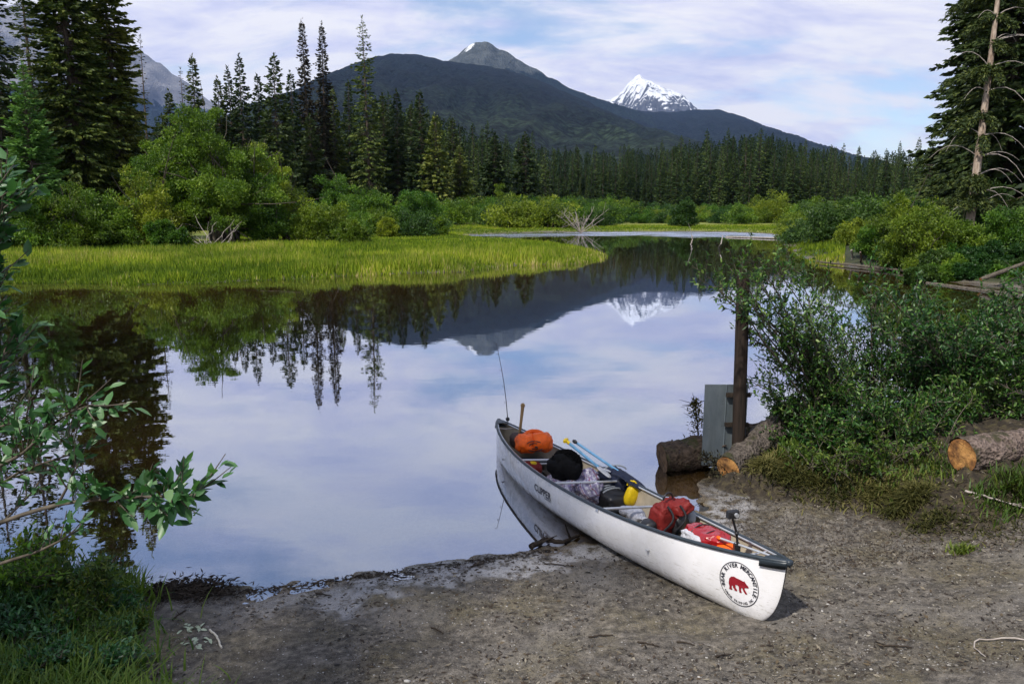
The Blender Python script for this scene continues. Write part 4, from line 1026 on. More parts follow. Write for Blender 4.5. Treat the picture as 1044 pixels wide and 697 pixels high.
# wooden paddle handle in the stern, rod
a = U(533, 414, .72); b = U(529, 449, .26); o = thing('wooden_paddle', 'wooden paddle handle sticking up behind the orange life jacket', 'paddle', b)
mb = MB(); mb.tube([b, b * .5 + a * .5, a], [.022, .019, .024], 10); mb.build('shaft', M['wood'], o, True)
mb = MB(); mb.lump(a + [0, 0, .01], (.030, .024, .035), None, 16, 10); mb.build('grip', M['wood'], o, True)
tip = at(506, 350, 10.75); base = U(518, 432, .3)
o = thing('fishing_rod', 'thin black fishing rod standing up from the stern of the canoe', 'fishing rod', base)
u = np.linspace(0, 1, 16)[:, None]; pts = base + (tip - base) * u + np.array([.05, 0, 0]) * np.sin(u * PI) * .5
mb = MB(); mb.tube(pts, np.linspace(.0075, .0032, 16), 6); mb.build('blank', M['blk'], o, True)
for k in (4, 7, 10, 13, 15):
    mb = MB(); th = np.linspace(0, 2 * PI, 9); mb.tube(np.stack([pts[k][0] - .014 + .012 * np.cos(th), pts[k][1] + 0 * th, pts[k][2] + .012 * np.sin(th)], -1), .0025, 5); mb.build('line_guide', M['blk'], o, True)
mb = MB(); mb.lump(pts[1] + [0, -.03, 0], (.03, .035, .03), None, 14, 10); mb.build('reel', M['blk'], o, True)

# navy bag, duffel, yellow bailer, white bag
p = U(627, 491, .20); o = thing('navy_bag', 'dark navy rounded bag against the far side of the canoe', 'bag', p)
mb = MB(); mb.lump(p, (.28, .15, .14), RZ, 50, 30, .65, .3, 7, 9); mb.build('body', M['navy'], o, True)
mb = MB(); t_ = np.linspace(0, PI, 14); mb.tube(p + np.stack([.12 * np.cos(t_), 0 * t_ - .03, .16 + .05 * np.sin(t_)], -1) @ np.eye(3), .010, 6); mb.build('handle', M['grey_fab'], o, True)
mb = MB(); mb.lump(p + [-.10, -.03, .15], (.07, .04, .012), RZ @ rotx(-.3), 20, 8); mb.build('patch', M['white_fab'], o, True)
p = U(622, 508, .10); o = thing('duffel_bag', 'low black duffel with grey striped webbing between the two middle thwarts', 'bag', p)
mb = MB(); mb.lump(p, (.22, .16, .13), RZ, 36, 20, .6, .12, 8, 10); mb.build('body', M['blk'], o, True)
for k in (-.05, .0, .05):
    mb = MB(); t_ = np.linspace(-.9, .9, 12); q = np.stack([k + 0 * t_, .16 * np.sin(t_), .133 * np.cos(t_) ** .6 + .004], -1) @ RZ.T + p; mb.tube(q, .011, 6); mb.build('webbing_strap', M['grey_fab'], o, True)
p = U(644, 505, .20); o = thing('bailer', 'bright yellow plastic bailer standing beside the third thwart', 'bailer', p)
mb = MB(); mb.lump(p, (.075, .055, .12), rotx(-.1) @ roty(.35) @ rotz(.3), 30, 20, .7, .05, 10, 4, fn=lambda P: P * (1 - .12 * np.exp(-(P[..., :1] / .12) ** 2) * (P[..., 1:2] < 0))); mb.build('body', M['yellow'], o, True)
mb = MB(); t_ = np.linspace(0, PI, 10); mb.tube(np.stack([p[0] + .05 * np.cos(t_), p[1] + 0 * t_, p[2] + .12 + .05 * np.sin(t_)], -1), .010, 6); mb.build('handle', M['yellow'], o, True)
p = U(652, 527, .30); o = thing('plastic_bag', 'crumpled pale plastic bag along the near side ahead of the red backpack', 'bag', p)
mb = MB(); mb.lump(p + [0, .05, -.02], (.18, .07, .045), RZ, 50, 26, .8, .8, 12, 12); mb.build('body', M['white_fab'], o, True)
mb = MB(); mb.lump(p + [-.13, .16, .0], (.05, .04, .04), RZ, 20, 14, .8, .35, 12, 13); mb.build('knot', M['white_fab'], o, True)
# food bits under the first thwart
p = U(541, 477, .20); o = thing('snack_bag', 'small dark red and green bag under the first thwart behind the plaid shirt', 'bag', p)
mb = MB(); mb.lump(p, (.15, .12, .08), RZ, 28, 16, .7, .3, 12, 14); mb.build('body', M['red_fab'], o, True)
mb = MB(); mb.lump(p + [.03, -.02, .06], (.05, .04, .03), RZ, 16, 10, .7, .2, 12, 15); mb.build('label_patch', M['yellow'], o, True)
p = U(532, 447, .3); o = thing('dark_pack', 'dark brown pack tucked into the stern beneath the orange life jacket', 'bag', p)
mb = MB(); mb.lump(p + [.03, -.05, -.03], (.24, .15, .11), RZ, 28, 16, .7, .2, 8, 24); mb.build('body', simple('dark brown canvas', (.05, .025, .018), .8), o, True)
mb = MB(); mb.lump(p + [.03, -.05, .07], (.18, .02, .02), RZ, 20, 10); mb.build('flap', M['blk'], o, True)

# red backpack
p = U(682, 527, .42); o = thing('backpack', 'dark red and black backpack standing in the front half of the canoe', 'backpack', p)
mb = MB(); mb.lump(p + [-.03, 0, .0], (.10, .14, .17), RZ @ roty(.12), 60, 36, .5, .38, 8, 20); mb.build('pack_body', M['red_fab'], o, True)
mb = MB(); mb.lump(p + [.10, -.02, .10], (.13, .10, .07), RZ @ roty(-.35) @ rotx(.25), 50, 28, .6, .5, 9, 21); mb.build('top_flap', M['red_fab'], o, True)
mb = MB(); mb.lump(p + [.11, .05, -.03], (.12, .13, .13), RZ, 40, 24, .6, .45, 9, 22); mb.build('side_pocket', M['blk'], o, True)
mb = MB(); mb.lump(p + [-.17, -.03, -.09], (.09, .11, .09), RZ, 26, 16, .8, .22, 9, 23); mb.build('side_pocket', M['blk'], o, True)
mb = MB(); mb.lump(p + [.20, .0, .0], (.055, .05, .075), RZ, 20, 14, .8, .1, 9, 25); mb.build('bottle_pocket', M['grey_fab'], o, True)
for k, (x0, y0) in enumerate([(-.05, -.15), (.07, -.13)]):
    t_ = np.linspace(0, 1, 14)[:, None]; q = p + np.array([x0, y0, .17]) + np.hstack([.05 * np.sin(t_ * 5), -.05 * np.sin(t_ * PI), -.3 * t_]); mb = MB(); mb.tube(q, .011, 6); mb.build('strap', M['blk'], o, True)
t_ = np.linspace(0, PI, 12); mb = MB(); mb.tube(p + np.stack([-.02 + .05 * np.cos(t_), -.02 + .03 * np.cos(t_), .19 + .06 * np.sin(t_)], -1), .010, 6); mb.build('grab_loop', M['blk'], o, True)
# red dry bag
p = U(721, 546, .50); o = thing('dry_bag', 'glossy red dry bag lying toward the bow of the canoe', 'bag', p)
mb = MB(); mb.lump(p, (.22, .11, .062), RZ @ roty(-.05), 60, 30, .6, .35, 9, 30); mb.build('body', M['red_gloss'], o, True)
mb = MB(); e = RZ @ np.array([.25, 0, -.01]); mb.lump(p + e, (.06, .09, .03), RZ, 24, 14, .7, .2, 12, 31); mb.build('roll_closure', M['orange'], o, True)
for s_ in (-.08, .07):
    t_ = np.linspace(-1.3, 1.3, 14); mb = MB(); mb.tube(np.stack([s_ + 0 * t_, .112 * np.sin(t_), .068 * np.cos(t_) + .004], -1) @ RZ.T + p, .006, 6); mb.build('strap', M['blk'], o, True)
p = U(706, 549, .48); o = thing('white_towel', 'white cloth squeezed between the glossy red dry bag and the near gunwale', 'towel', p)
mb = MB(); mb.lump(p + [0, .05, 0], (.15, .06, .06), RZ, 50, 26, .8, .7, 11, 33); mb.build('fold', M['white_fab'], o, True)
mb = MB(); mb.lump(p + [.12, -.05, -.01], (.09, .05, .04), RZ, 30, 16, .8, .3, 11, 34); mb.build('fold', M['white_fab'], o, True)
# camera on clamp
b = U(752, 556, .60); c0 = U(747, 524, .90); o = thing('action_camera', 'small black camera on a clamp stalk at the near gunwale by the bow', 'camera', b)
mb = MB(); mb.box(b + [0, .02, -.02], (.05, .06, .07), bev=.008); mb.build('clamp', M['blk'], o)
mb = MB(); mb.tube([b, b * .6 + c0 * .4 + [.008, 0, 0], c0 - [0, 0, .03]], .010, 8); mb.lump(b * .6 + c0 * .4 + [.008, 0, 0], (.019,) * 3, None, 12, 8); mb.build('stalk', M['blk'], o, True)
mb = MB(); mb.box(c0, (.10, .05, .065), Matrix.Rotation(.3, 3, 'Z'), bev=.008); mb.build('camera_body', M['blk'], o)
mb = MB(); mb.tube([c0 + [.02, -.025, .005], c0 + [.025, -.045, .005]], .018, 12); mb.build('lens', M['alu'], o, True)
a = U(733, 548, .58); b = U(785, 566, .66); o = thing('spare_paddle', 'slim silver paddle shaft lying along the far rail at the bow', 'paddle', a)
mb = MB(); mb.tube([a, b], .010, 8); mb.build('shaft', M['alu'], o, True); mb = MB(); mb.lump(a, (.03, .016, .016), RZ, 12, 8); mb.build('grip', M['orange'], o, True)

# ------------------------------------------------------------------ SIGN POST, LOGS
pb = U(752, 474, .16); top = at(758, 282, pb[1] + .12)
M['wet_wood'] = barkmat('dark wet wood', (.012, .009, .007), (.05, .038, .028), 12)
M['cut_d'] = barkmat('grey weathered cut wood', (.05, .032, .02), (.20, .13, .08), 9, None, (1, 1, 1), .01)
o = thing('sign_post', 'dark square timber post with a grey metal sign panel seen from behind', 'sign post', pb)
mb = MB(); t_ = np.linspace(-.12, 1, 12)[:, None]; ax_ = pb + (top - pb) * t_
mb.tube(ax_, .078, 10, rough=.10, rs=5); mb.build('post', barkmat('dark weathered post', (.010, .008, .006), (.035, .024, .018), 6, None, (3, 3, .25), .012), o, True)
def panelmat():
    t = NT('grey sheet metal'); co = t.coord('Object'); n = t.noise(5, 6, .6, t.mapping(co, (1, 1, .3)))
    c = t.mix(t.mr(n, .35, .65), (.10, .125, .14), (.17, .20, .215)); c = t.mix(t.mr(t.noise(40, 4, .6, co), .62, .68, 0, .5), c, (.06, .05, .04)); c = t.mix(t.mr(t.noise(2.2, 5, .7, t.mapping(co, (3, 3, .4))), .5, .7, 0, .5), c, (.09, .10, .085))
    return t.done(t.bsdf(c, .55, .4, .1, normal=t.bump(n, .2, .01)))
M['panel'] = panelmat()
p0 = at(719, 392, pb[1] + .16); p1 = at(763, 392, pb[1] + .22); w = p1 - p0
zb = U(719, 456, .1)[2] ; mb = MB()
prof = [0, .48, .50, .52, 1.0]; off = [0, 0, -.012, 0, 0]
hh = at(719, 392, pb[1] + .16)[2] - at(719, 474, pb[1] + .16)[2]
P = np.array([[p0 + w * a_ + np.array([0, o_, -hh * k]) for a_, o_ in zip(prof, off)] for k in np.linspace(0, 1, 4)])
mb.sheet(P); mb.sheet(P + [0, .02, 0], flip=True)
for A, B in ((P[0], P[0] + [0, .02, 0]), (P[-1], P[-1] + [0, .02, 0]), (P[:, 0], P[:, 0] + [0, .02, 0]), (P[:, -1], P[:, -1] + [0, .02, 0])): mb.sheet(np.stack([A, B]))
mb.build('sign_panel', M['panel'], o)
for zc in (.12, .5):
    mb = MB(); mb.box(p0 + w * .75 + [0, -.05, -zc], (.30, .05, .05), bev=.004); mb.build('bracket', M['wet_wood'], o)

def log(name, label, a, b, r0, r1, mat, cut=True, seed=1, knots=8, sag=0.0, rough=.30, group=None, cutm=None):
    a, b = np.asarray(a, float), np.asarray(b, float)
    o = thing(name, label, 'log', (a + b) / 2, 0, group); r = np.random.default_rng(seed); n = 34
    t_ = np.linspace(0, 1, n)[:, None]; L = np.linalg.norm(b - a)
    pts = a + (b - a) * t_ + np.array([0, 0, -sag]) * np.sin(t_ * PI) + np.hstack([fbm(np.hstack([t_ * L, t_ * 0, t_ * 0 + seed]), .8, 2, seed)[:, None] * r0 * .25] * 3)
    rad = r0 + (r1 - r0) * t_[:, 0]
    mb = MB(); mb.tube(np.stack([np.interp(np.linspace(0, 1, 90), t_[:, 0], pts[:, k]) for k in range(3)], -1), np.linspace(rad[0], rad[-1], 90) * (1 + .05 * fbm(np.stack([np.linspace(0, L * 9, 90), np.full(90, seed * 2.2)], -1), 1, 2, seed)), 40, cap=False, rough=rough, rs=7.5 * .2 / max(r0, .05)); mb.build('bark', mat, o, True)
    for e, k in ((0, 1), (n - 1, -1)):
        d = norm(pts[e + k] - pts[e]); rr = rad[e] * .97; mb = MB(); s1 = norm(np.cross(d, [0, 0, 1])); s2 = np.cross(d, s1)
        th = np.linspace(0, 2 * PI, 28, endpoint=False); ring = [pts[e] + d * .004 + (s1[None] * np.cos(th)[:, None] + s2[None] * np.sin(th)[:, None]) * rr * q for q in (.01, .35, .7, 1.0)]
        R_ = np.array(ring); R_ = np.concatenate([R_, R_[:, :1]], 1); R_ = R_ + (-d) * (fbm(R_, 14, 3, seed)[..., None] * .012 + .005); mb.sheet(R_); mb.build('cut_end', cutm or M['cut'], o, False)
    for q in range(knots):
        i = r.integers(2, n - 2); az = r.random() * 2 * PI; d = norm(b - a); s1 = norm(np.cross(d, [0, 0, 1])); s2 = np.cross(d, s1); dr = s1 * math.cos(az) + s2 * math.sin(az)
        mb = MB(); l_ = rad[i] * (.3 + .7 * r.random()); mb.tube([pts[i] + dr * rad[i] * .8, pts[i] + dr * (rad[i] + l_ * .5), pts[i] + dr * (rad[i] + l_) + d * l_ * .3], [.022 * rad[i] / .2 + .006, .016 * rad[i] / .2 + .004, .008], 7); mb.build('branch_stub', mat, o, True)
    return o
log('log', 'thick brown bark log jutting over the water below the grey sign panel', U(676, 465, .17), U(812, 441, .38), .195, .22, M['log'], seed=3, knots=14, cutm=M['cut_d'])
log('log', 'rough log leaning down beside the post with its sawn end at the mud', U(740, 481, .20), U(808, 424, .58),   .155, .20, M['log_grey'], seed=5, knots=9)
cpos = gzp(984, 480); c0 = cpos + [.02, .12, .19]
log('log', 'thick sawn log with orange cut face lying on the bank at the right edge', c0, c0 + np.array([2.6, .75, .12]), .185, .19, M['log_red'], seed=8, knots=6)
def stick(name, label, pts, r0, r1, mat, cat='stick', twigs=0, seed=0, group=None):
    pts = np.asarray(pts, float); r = np.random.default_rng(seed); t0 = np.linspace(0, 1, len(pts)); tt = np.linspace(0, 1, 14)
    q = np.stack([np.interp(tt, t0, pts[:, k]) for k in range(3)], -1); L = np.linalg.norm(q[-1] - q[0]); q[1:-1] += r.normal(size=(12, 3)) * L * .008
    o = thing(name, label, cat, q[0], 0, group); mb = MB(); mb.tube(q, np.linspace(r0, r1, 14), 8, rough=.2, rs=8 * .02 / r0 + 1); mb.build('stem', mat, o, True)
    for k in range(twigs):
        i = r.integers(2, 12); e = q[i] + r.normal(size=3) * L * .13 + [0, 0, L * .07]; mb = MB(); mb.tube(np.linspace(q[i], e, 4) + r.normal(size=(4, 3)) * L * .008 * np.array([[0], [1], [1], [1]]), [r0 * .5, r0 * .4, r0 * .3, r0 * .15], 6); mb.build('twig', mat, o, True)
    return o
def G(px, py, dz=0): p = gzp(px, py); return p + [0, 0, dz]
stick('driftwood_stick', 'dark knobbly stick on the shoreline beneath the canoe', [G(541, 560, .03), G(556, 554, .05), G(572, 556, .04), G(590, 548, .03)], .03, .015, M['wet_wood'], twigs=5, seed=4)
stick('bleached_stick', 'long pale stick lying on the dark bank below the orange cut log', [G(984, 504, .04), G(1010, 512, .06), G(1046, 522, .04)], .012, .008, M['deadwood'], twigs=3, seed=5)
stick('root', 'thin pale looping root lying on the mud at the lower right', [G(1060, 655, .01), G(1018, 654, .015), G(994, 656, .015), G(993, 662, .012), G(1004, 672, .01)], .006, .004, M['deadwood'], seed=6)
stick('bleached_stick', 'short white stick beside the pale dry leaf scraps', [G(214, 643, .012), G(222, 650, .014), G(226, 661, .01)], .009, .007, simple('bleached wood', (.5, .46, .38), .8), seed=7)
for i, (x0, y0, x1, y1) in enumerate([(322, 605, 338, 608), (600, 650, 625, 648), (650, 655, 672, 660), (900, 660, 930, 662), (176, 632, 190, 622), (555, 575, 585, 578), (440, 640, 452, 646), (730, 672, 745, 668), (690, 655, 708, 659), (480, 578, 505, 572)]):
    stick('twig', ['dark twig on the mud in the lower left part of the beach', 'dark twig on open mud left of the canoe bow', 'short brown twig on the mud between canoe and lower edge', 'dark twig lying on the mud at the lower right', 'dark twig near the dark scum heap by the waterline', 'thin dark twig beside the knobbly driftwood stick', 'small twig low in the middle of the beach', 'thin twig straight below the canoe bow', 'short twig on the mud left below the bear emblem', 'dark wet twig along the waterline left of the canoe'][i],
          [G(x0, y0, .008), G((x0 + x1) / 2, (y0 + y1) / 2, .014), G(x1, y1, .008)], .008, .004, M['wet_wood'], seed=20 + i, twigs=1)
# submerged dark scum heap at the waterline
p = G(190, 602); o = thing('weed_heap', 'black heap of washed up water weed at the edge of the lake', 'water weed', p); mb = MB(); r = np.random.default_rng(3); n = 1500
P_ = p + r.normal(size=(n, 3)) * [.22, .10, .012] + [0, 0, .02]; D_ = norm(r.normal(size=(n, 3)) * [1, 1, .35]); mb.kites(P_, D_, norm(np.cross(D_, r.normal(size=(n, 3)))), .07, .014); mb.build('strand', M['wet_wood'], o)
mb = MB(); mb.lump(p, (.30, .13, .03), None, 30, 14, 1, .3, 8, 3); mb.build('mat', M['wet_wood'], o, True)

# dried sprig left of the sign panel
def needle_branch(name, label, base, d, L, mat, seed, n=900, w=.12):
    o = thing(name, label, 'branch', base); r = np.random.default_rng(seed); u = np.linspace(0, 1, 8)[:, None]; q = base + d * L * u + np.array([0, 0, .15 * L]) * np.sin(u * 2)
    mb = MB(); mb.tube(q, np.linspace(.012, .004, 8), 6)
    for k in range(16):
        i = r.integers(1, 7); e = q[i] + (d * .4 + r.normal(size=3) * .8) * L * .28; mb.tube(np.linspace(q[i], e, 4), [.006, .005, .004, .002], 5)
    mb.build('stem', M['wet_wood'], o, True)
    mb = MB(); s_ = r.random(n)[:, None]; C = base + d * L * s_ + np.array([0, 0, .15 * L]) * np.sin(s_ * 2) + r.normal(size=(n, 3)) * w * L * (1.2 - s_); D_ = norm(d * .6 + r.normal(size=(n, 3))); mb.kites(C, D_, norm(np.cross(D_, r.normal(size=(n, 3)))), .055, .02); mb.build('needles', mat, o)
needle_branch('spruce_branch', 'small dead brown spruce twig standing in the water left of the sign panel', U(712, 446, .02), norm(np.array([-.15, 0, 1.0])), .50, M['dry_grass'], 4, 420, .16)
needle_branch('spruce_branch', 'dead brushy branch tangled between the two shore logs', U(752, 492, .05), norm(np.array([-.5, .4, .25])), .5, M['dead_needles'], 5, 350, .2)

# ------------------------------------------------------------------ NEAR BUSHES
def branchy(name, label, root, stems, leaf, mat, seed, twigs=14, lpt=12, r0=.018, cat='bush', twl=.45, wide=.42, dead=0):
    """stems: list of (end point, arch) ; leaves sit on twigs along the stems"""
    o = thing(name, label, cat, root); r = np.random.default_rng(seed); st = MB(); fo = MB(); LP = []; LD = []; LN = []
    for e, arch in stems:
        e = np.asarray(e, float); b = np.asarray(root, float) + r.normal(size=3) * [.10, .10, 0]
        L = np.linalg.norm(e - b); u = np.linspace(0, 1, 12)[:, None]
        q = b + (e - b) * u + np.array([0, 0, 1.0]) * arch * L * np.sin(u * PI) + np.cumsum(r.normal(size=(12, 3)) * L * .012, 0) * u
        st.tube(q, np.linspace(r0 * (.6 + L * .25), .004, 12), 7)
        for k in range(twigs):
            s = .22 + .78 * (k + r.random()) / twigs; f = s * 11; i = min(int(f), 10); p = q[i] + (q[i + 1] - q[i]) * (f - i); T = norm(q[i + 1] - q[i])
            side = norm(np.cross(T, r.normal(size=3))); l_ = twl * (1.15 - s * .6) * (.6 + .7 * r.random())
            d = norm(T * .7 + side * .9 + [0, 0, .25]); m = 5; v = np.linspace(0, 1, m)[:, None]
            tq = p + d * l_ * v + np.array([0, 0, .22 * l_]) * v ** 2; st.tube(tq, np.linspace(.0045, .0016, m), 4, cap=False)
            nl = max(3, int(lpt * l_ / twl)); w_ = r.random(nl) ** .8; pos_ = p + d * l_ * w_[:, None] + np.array([0, 0, .22 * l_]) * w_[:, None] ** 2
            LP.append(pos_); LD.append(d[None] * .7 + r.normal(size=(nl, 3)) * .65); LN.append(np.array([0, 0, 1.0]) + r.normal(size=(nl, 3)) * .55)
        nl = 10; LP.append(q[-1] + r.normal(size=(nl, 3)) * .04); LD.append(norm(q[-1] - q[-3]) + r.normal(size=(nl, 3)) * .5); LN.append(np.array([0, 0, 1.0]) + r.normal(size=(nl, 3)) * .5)
    P_ = np.concatenate(LP); D_ = np.concatenate(LD); N_ = np.concatenate(LN)
    fo.leaves(P_, D_, N_, leaf * (.65 + .6 * r.random(len(P_))), leaf * wide * (.7 + .5 * r.random(len(P_))))
    st.build('stem', M['stem'], o, True); fo.build('foliage', M[mat], o, True)
    return o
def root_at(px, D): x = (px - 522) / FPX * (D * cp + .35); return np.array([x, D, gz(x, D) - .03])
r = np.random.default_rng(31)
def fan(root, x0, x1, y0, y1, n, D0, D1, arch=.10):
    out = []
    for k in range(n): out.append((at(x0 + (x1 - x0) * (k + r.random()) / n, y0 + (y1 - y0) * r.random(), D0 + (D1 - D0) * r.random()), arch * (.3 + r.random())))
    return out
rt = root_at(858, 9.6)
branchy('willow_bush', 'lacy willow whose thin branches reach left past the dark post', rt, fan(rt, 708, 850, 272, 390, 16, 8.3, 10.0, .12) + fan(rt, 742, 800, 252, 285, 5, 8.3, 9.0, .10) + fan(rt, 775, 870, 330, 420, 8, 9, 10.5), .066, 'bush_leaf', 1, 20, 20, twl=.42, r0=.011)
rt = root_at(905, 10.2)
branchy('willow_bush', 'taller willow with long bare tipped shoots rising over the water', rt, fan(rt, 800, 960, 268, 345, 16, 9.6, 11.2, .06), .066, 'bush_leaf', 2, 20, 20, twl=.45, r0=.011)
rt = root_at(985, 10.0)
branchy('willow_bush', 'dense willow bush on the bank between the lacy one and the right edge', rt, fan(rt, 880, 1060, 285, 380, 26, 9.0, 11, .08), .07, 'bush_leaf', 3, 22, 22, twl=.45, r0=.012)
rt = root_at(1080, 9.6)
branchy('willow_bush', 'willow bush cut off by the right edge of the photo', rt, fan(rt, 985, 1180, 290, 400, 22, 8.8, 10.6, .08), .07, 'bush_leaf', 4, 22, 22, twl=.45, r0=.012)
low = [(822, 9.5, 40, 400, 'leafy low shrub rising just right of the leaning log'), (850, 9.0, 55, 405, 'low shrub under the lacy willow in the middle of the bank'), (905, 8.8, 55, 400, 'low dense shrub behind the mossy bank edge'), (955, 8.9, 50, 400, 'low leafy shrub left of the orange cut log'), (1010, 9.3, 60, 385, 'low shrub directly behind the orange cut log'), (1065, 9.2, 60, 390, 'low shrub at the right edge behind the cut log'), (870, 9.8, 60, 360, 'shaded shrub deep inside the bank thicket'), (940, 9.9, 70, 350, 'shaded shrub beneath the dense willow bush')]
for i, (px, D, w_, ty, lab) in enumerate(low):
    rt = root_at(px, D); branchy('low_shrub', lab, rt, fan(rt, px - w_, px + w_, ty, ty + 60, 16, D - .35, D + .35, .08), .062, 'bush_leaf', 50 + i, 16, 17, r0=.008, twl=.30, cat='shrub')
# leafy herbs on the bank edge
herb = [(832, 8.5, 'small bright leafy plant on the bank edge left of the others'), (862, 8.3, 'bright leafy plant just above the mossy bank edge'), (893, 8.2, 'leafy plant near the middle of the bank edge'), (842, 8.9, 'leafy plant behind the mossy mound'), (920, 8.35, 'leafy plant by the rightmost mossy tussock'), (948, 8.6, 'leafy plant just left of the orange cut face')]
for i, (px, D, lab) in enumerate(herb):
    rt = root_at(px, D); branchy('leafy_plant', lab, rt, [(rt + [.22 * r.normal(), .2 * r.normal(), .25 + .2 * r.random()], .05) for _ in range(8)], .055, 'grass', 80 + i, 6, 7, r0=.005, twl=.12, cat='plant', wide=.5)

def tufts(name, label, regions, mat, seed, kind='stuff', cat='grass'):
    """regions: (px, py, spread_m, count, height, droop)"""
    r = np.random.default_rng(seed); mb = MB()
    for px, py, sp_, n, h, dr in regions:
        c = gzp(px, py); xy = c[:2] + r.normal(size=(n, 2)) * sp_ * [1, .7]; z_, s_, _, _ = ground(xy[:, 0], xy[:, 1], True); k = s_ > -.05; xy, z_ = xy[k], z_[k]; n = len(xy)
        az = r.random(n) * 2 * PI; L = h * (.4 + .8 * r.random(n)); hd = np.stack([np.cos(az), np.sin(az)], -1); rn = np.clip(.5 + .25 * r.normal() + .2 * r.normal(size=n), 0, 1)
        lean = (.15 + .5 * r.random(n)); W = .0045 + .004 * r.random(n); P0 = np.column_stack([xy, z_ - .01]); side = np.column_stack([-hd[:, 1], hd[:, 0], 0 * az])
        pts = []
        for t_ in (0, .35, .7, 1):
            q = P0.copy(); q[:, :2] += hd * (L * lean * t_ ** 1.6)[:, None] * (1 + dr); q[:, 2] += L * t_ * (1 - dr * t_ * lean); pts.append(q)
        V = np.stack([pts[0] - side * W[:, None], pts[0] + side * W[:, None], pts[1] + side * W[:, None], pts[1] - side * W[:, None], pts[2] + side * (W * .7)[:, None], pts[2] - side * (W * .7)[:, None], pts[3]], 1)
        b = np.arange(n)[:, None] * 7; base = mb.n
        mb.add(V.reshape(-1, 3), np.concatenate([b + np.array([[0, 1, 2, 3]]), b + np.array([[3, 2, 4, 5]])]), 0, np.repeat(rn, 7)); mb.f.append(b + np.array([[5, 4, 6]]) + base); mb.m.append(np.zeros(n, np.int32))
    o = mb.build(name, mat); tag(o, label, cat, kind=kind); return o
tufts('bank_grass', 'dry olive grass and moss hanging over the edge of the right bank', [(792, 476, .13, 2600, .14, 1.3), (806, 484, .13, 2000, .14, 1.4), (828, 490, .10, 700, .10, 1.3), (862, 497, .13, 700, .09, 1.3), (896, 502, .10, 700, .10, 1.3), (925, 512, .10, 1300, .14, 1.4), (932, 500, .08, 800, .14, 1.0), (950, 530, .12, 400, .10, 1.3), (1000, 536, .3, 400, .08, 1.2), (1040, 495, .15, 500, .14, .6), (855, 484, .3, 900, .10, .9), (900, 490, .3, 900, .10, .9)], M['dry_grass'], 4)
tufts('green_grass', 'fresh green grass growing on top of the right bank', [(830, 466, .25, 900, .16, .4), (880, 472, .35, 500, .14, .4), (930, 484, .3, 400, .14, .4), (965, 478, .2, 300, .12, .4), (1035, 496, .2, 700, .16, .4), (982, 562, .05, 160, .10, .5), (815, 470, .12, 600, .16, .5)], M['grass'], 5)
tufts('left_grass', 'lush dark green grass filling the lower left corner', [(20, 600, .3, 1500, .26, .6), (65, 615, .22, 1300, .24, .7), (92, 640, .18, 1000, .20, .8), (40, 650, .3, 2600, .26, .7), (80, 680, .2, 1600, .22, .8), (20, 700, .3, 3000, .28, .6), (60, 740, .35, 2500, .25, .6), (120, 612, .12, 700, .28, .4), (-40, 640, .4, 4000, .45, .5)], M['grass_d'], 6)
tufts('reeds', 'thin reeds standing in the shallow water by the lower left corner', [(70, 592, .14, 90, .55, .2), (95, 597, .12, 70, .5, .2), (112, 603, .1, 60, .38, .3)], M['grass'], 7, cat='reeds')
lh = [(42, 596, .32, .10, 'herb with long pale yellow green leaves in the lower left grass'), (100, 628, .2, .06, 'small leafy plant at the right edge of the lower left grass'), (120, 655, .13, .05, 'tiny grey green plant on the mud right of the grass'), (75, 655, .24, .06, 'leafy plant in the middle of the lower left grass'), (115, 690, .16, .055, 'leafy plant low in the left corner beside the mud'), (30, 640, .26, .06, 'leafy plant near the left edge in the grass'), (140, 640, .08, .05, 'flat pale rosette on the mud right of the lower left grass'), (60, 690, .2, .055, 'leafy plant at the very bottom left'), (95, 605, .25, .05, 'slender leafy plant at the waterline on the left')]
lh += [(15, 612, .30, .07, 'leafy plant at the left edge above the lower left grass'), (82, 622, .28, .06, 'bright leafy plant amid the lower left grass near the water'), (55, 622, .30, .065, 'leafy plant between two others at the top of the lower left grass'), (105, 665, .16, .05, 'low leafy plant spreading over mud by the lower left grass'), (10, 660, .25, .065, 'broad leaved plant low at the left edge'), (125, 630, .14, .05, 'small bright plant beside the weed heap'), (88, 640, .24, .06, 'leafy plant on the slope of the lower left grass'), (45, 668, .22, .06, 'leafy plant deep in the lower left grass')]
for i, (px, py, h, lf, lab) in enumerate(lh):
    rt = gzp(px, py); branchy('leafy_plant', lab, rt, [(rt + [.45 * h * r.normal(), .4 * h * r.normal(), h * (.7 + .4 * r.random())], .05) for _ in range(22)], lf * .8, ('near_leaf', 'willow_y', 'grass')[0 if i % 3 else (1 if i == 0 else 2)], 120 + i, 7, 9, r0=.004, twl=h * .35, cat='plant', wide=.42)
for i, (px, D, x0, x1, y0, y1, lab) in enumerate([(-20, 5.9, -30, 60, 552, 620, 'leafy low willow at the left edge above the lower left grass'), (60, 5.9, 20, 118, 575, 630, 'bright leafy low willow by the water in the lower left corner')]):
    rt = root_at(px, D); branchy('low_willow', lab, rt, fan(rt, x0, x1, y0, y1, 24, D - .4, D + .3, .1), .055, ('willow', 'grass')[i], 170 + i, 13, 15, r0=.007, twl=.16, cat='shrub')
